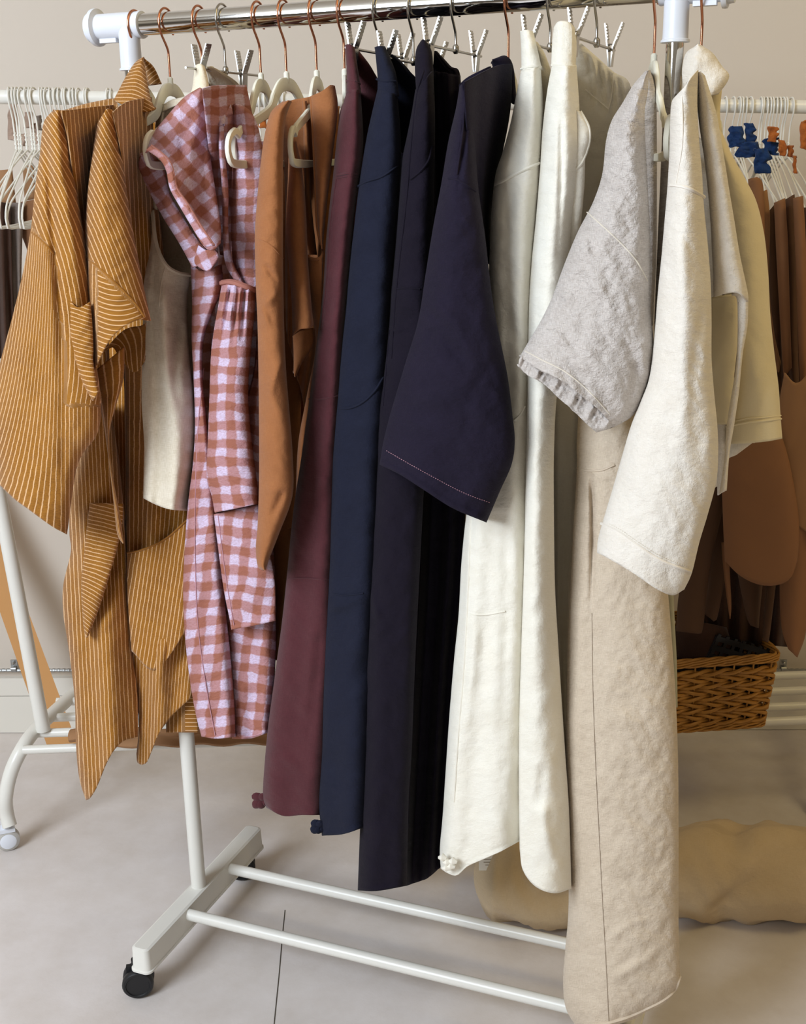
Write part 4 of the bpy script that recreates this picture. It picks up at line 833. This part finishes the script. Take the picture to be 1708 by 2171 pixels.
hang('dark_cloth_and_shade', 'dark_cloth_and_shade', 'dark sheet standing in for the shade behind the brown patterns at right', 'cloth', '1420,500 1440,900 1440,1350', '1706,480 1706,900 1672,1372', o=-.80, drape=(.015, 6), bulge=.02)  # dark sheet put in as the shade in the gaps between the patterns

# fabric scraps hanging over the wire hangers
def scrap(mat, x, y, w_, h_, o, label, seed, group):
    r = np.random.RandomState(seed); n = 7
    L = np.array([(x+r.uniform(-.12, .12)*w_, y+h_*k/(n-1)) for k in range(n)]); R = np.array([(x+w_*(1+r.uniform(-.3, .15)), y+h_*(k/(n-1))+r.uniform(-.06, .06)*h_) for k in range(n)])
    ob = panel('fabric_scrap', M[mat], None, L, R, o=o, bulge=.006, back=.006, step=3, wr=.004, ws=9, seed=seed)[0]; ob['group'] = group; tag(ob, label, 'fabric scrap')
gb = 'beige scraps on the left wire hangers'
scrap('scrap_beige', 18, 218, 20, 78, -.37, 'long beige scrap of cloth tied on the leftmost wire hangers', 1, gb); scrap('scrap_beige', 36, 284, 20, 26, -.37, 'small pinkish square scrap under the long beige one', 2, gb)
scrap('scrap_beige', 52, 238, 20, 34, -.37, 'crumpled beige scrap between left wire hangers', 3, gb); scrap('scrap_beige', 66, 262, 16, 44, -.38, 'brownish scrap hanging beside the striped sleeve', 4, gb); scrap('grey_cloth', 76, 246, 14, 30, -.38, 'tiny grey scrap next to the striped shoulder', 5, gb)
gb = 'blue scraps on the right wire hangers'
scrap('scrap_blue', 1544, 268, 32, 44, -.70, 'dark blue scrap nearest the sand top on the right wire hangers', 6, gb); scrap('scrap_blue', 1578, 262, 24, 44, -.71, 'bright blue upright scrap in the middle of the blue ones', 7, gb)
scrap('scrap_blue', 1562, 300, 50, 34, -.70, 'wide navy blue scrap draped below the others', 8, gb); scrap('scrap_blue', 1600, 316, 34, 52, -.69, 'lowest royal blue scrap beside the rust scraps', 9, gb); scrap('scrap_blue', 1618, 294, 32, 34, -.71, 'short royal blue scrap touching the rust scrap', 10, gb)
gb = 'rust scraps on the right wire hangers'
scrap('scrap_rust', 1628, 268, 22, 32, -.69, 'rust orange leather like scrap above the blue one', 11, gb); scrap('scrap_rust', 1650, 296, 18, 34, -.69, 'folded rust scrap right of the blue scraps', 12, gb)
scrap('scrap_rust', 1668, 308, 14, 24, -.70, 'small rust scrap farthest along the hangers', 13, gb); scrap('scrap_rust', 1680, 330, 10, 36, -.69, 'thin rust strip pointing down', 14, gb); scrap('scrap_rust', 1696, 258, 18, 56, -.68, 'tan brown scrap cut by the right picture edge', 15, gb)
scrap('scrap_rust', 548, 246, 20, 26, -.47, 'mustard scrap seen in the gap between ivory hangers', 16, 'mustard scraps mid rail')

# wicker basket on the rear rack shelf
bk0, bk1 = atz(1385, 1556, .232), atz(1600, 1541, .232); bd = (bk1-bk0); bd[2] = 0; bw = np.linalg.norm(bd)*1.0; bd /= np.linalg.norm(bd); bn = np.array([bd[1], -bd[0], 0])
bt = thing('wicker_basket', bk0, 'honey coloured woven wicker basket on the rear rack shelf at right', 'basket')
WT, DP, HT = bw*1.10, .22, .155
def bp(u, v, z):                          # flared rectangular basket
    f = 1+.12*z/HT; cx = bk0+bd*WT*.5-bn*DP*.5
    return cx+bd*(u*WT*.5*f)-bn*(v*DP*.5*f)+Z1*z
def per(q):                               # q along perimeter 0..4, rounded corners
    q = q % 4; k = int(q); f = 2*(q-k)-1; c = [(f, -1), (1, f), (-f, 1), (-1, -f)][k]
    r = (abs(c[0])**14+abs(c[1])**14)**(1/14); return c[0]/r, c[1]/r
NS = 26
m = MB()
for i in range(NS):
    u, v = per(4*i/NS+.03); m.tube(np.array([bp(u, v, z) for z in np.linspace(0, HT, 6)]), .0020, 6)
m.out('stakes', M['wicker'], bt)
m = MB()
for row in range(9):
    z0 = .019+row*.0142
    for ph in (0, 1):
        pts = []
        for i in range(NS*6+1):
            qq = i/6; u, v = per(4*qq/NS+.03); s_ = math.cos(math.pi*qq+math.pi*ph+row*math.pi)*.0058; L_ = math.hypot(u, v)
            pts.append(bp(u, v, z0+.0042*math.sin(math.pi*qq+math.pi*ph))+(bd*u-bn*v)/L_*s_)
        m.tube(np.array(pts), .0040, 7)
m.out('woven_wall', M['wicker'], bt)
m = MB()
for z, r, a in ((HT-.004, .0036, .006), (HT+.002, .0038, .005), (HT+.007, .0034, .004), (.003, .0035, .004), (.010, .0032, .004)):
    for ph in (0, 2.1, 4.2):
        m.tube(np.array([bp(*per(4*i/120), z+.003*math.sin(i*.55+ph))+(bd*per(4*i/120)[0]-bn*per(4*i/120)[1])*.0035*math.cos(i*.55+ph) for i in range(121)]), r*.75, 6)
m.out('rim_and_base_border', M['wicker'], bt)
MB().add([bp(-1, -1, .006), bp(1, -1, .006), bp(1, 1, .006), bp(-1, 1, .006)], [(0, 1, 2, 3)]).out('bottom', M['wicker'], bt, smooth=False)
# stuff inside: dark crate with holes and folded brown cloth
cc = bk0+bd*WT*.72-bn*DP*.45; tb_ = thing('plastic_crate', cc+Z1*.02, 'black perforated plastic crate tilted inside the wicker basket', 'crate')
m = MB(); ax = [bd*.94-Z1*.34, -bn, Z1*.94+bd*.34]
for i in range(8):
    m.box(cc+Z1*.09+ax[0]*(.105*(i/3.5-1)*.62)+ax[1]*-.07, ax, (.0035, .002, .09))
for j in range(9): m.box(cc+Z1*.09+ax[2]*(-.08+.02*j)+ax[1]*-.07, ax, (.07, .0022, .0055))
m.box(cc+Z1*.09+ax[0]*.068, ax, (.003, .07, .085)); m.box(cc+Z1*.09-ax[0]*.068, ax, (.003, .07, .085)); m.box(cc+Z1*.09+ax[1]*.07, ax, (.07, .003, .085))
m.out('perforated_wall', M['dkplastic'], tb_, smooth=False)
hang('folded_cloth', 'dark_cloth_and_shade', 'folded brown cloth piled in the left half of the wicker basket', 'cloth', '1420,1335 1420,1400', '1540,1330 1560,1395', '1450,1318 1500,1322', None, o=-.74, bulge=.05, back=.08, step=6)

# bolt of fabric on the floor at right, and canvas pouch under the rack
def blob(name, mat, par, c0, c1, r, n=60, lump=.1, seed=1, fl=1.0):
    rr = np.random.RandomState(seed); ax = (c1-c0); L_ = np.linalg.norm(ax); ax = ax/L_; u = Z1; b = np.cross(ax, u); V = []; q = np.linspace(0, 1, n); K = 40; UV = []
    for i, t_ in enumerate(q):
        e = min(1, (min(t_, 1-t_)*L_/(.5*r)+.02))**.5
        for k in range(K):
            a = 2*math.pi*k/K; d_ = 1+lump*float(wob(np.array(t_*L_/r*1.1+.6*math.sin(a)), np.array(a*1.3 if a < math.pi else (2*math.pi-a)*1.3), seed, 6))
            z = math.cos(a)*r*fl*d_*e; V.append(c0+ax*L_*t_+b*math.sin(a)*r*d_*e+u*max(z, -r*fl*.93)); UV.append((t_*L_, a*r))
    Fc = [(i*K+k, i*K+(k+1) % K, (i+1)*K+(k+1) % K, (i+1)*K+k) for i in range(n-1) for k in range(K)]+[tuple(range(K)), tuple((n-1)*K+k for k in range(K))[::-1]]
    return mesh(name, V, Fc, mat, par, uv=UV)
ca = atz(1330, 1985, 0)+np.array([0, .085, .078]); cb = atz(2050, 1990, 0)+np.array([0, .085, .078])
ft = blob('fabric_bolt', M['canvas'], None, ca, cb, .084, 110, .16, 3); tag(ft, 'large beige roll of fabric lying on the floor at the right', 'fabric roll')
pc = thing('canvas_bag', atz(1110, 2000, 0), 'slumped beige canvas bag with small white label on floor under the ivory trousers', 'bag')
ca = atz(1012, 1985, 0)+np.array([0, .09, .075]); cb = atz(1330, 1992, 0)+np.array([0, .06, .075])
blob('bag_body', M['canvas'], pc, ca, cb, .088, 80, .22, 8)
lc = aty(1040, 1829, ca[1]-.055); m = MB().box(lc, [RT, UP, -fw], (.0215, .014, .0006)); lb = m.out('label', M['tagw'], pc, smooth=False, label='white sewn label with faint print')
m = MB()
for i in range(3): m.box(lc+fw*-.0009+UP*(.006-.005*i), [RT, UP, -fw], (.013-.003*(i == 2), .0007, .0003))
mi = m.out('print', M['ink'], pc, smooth=False)
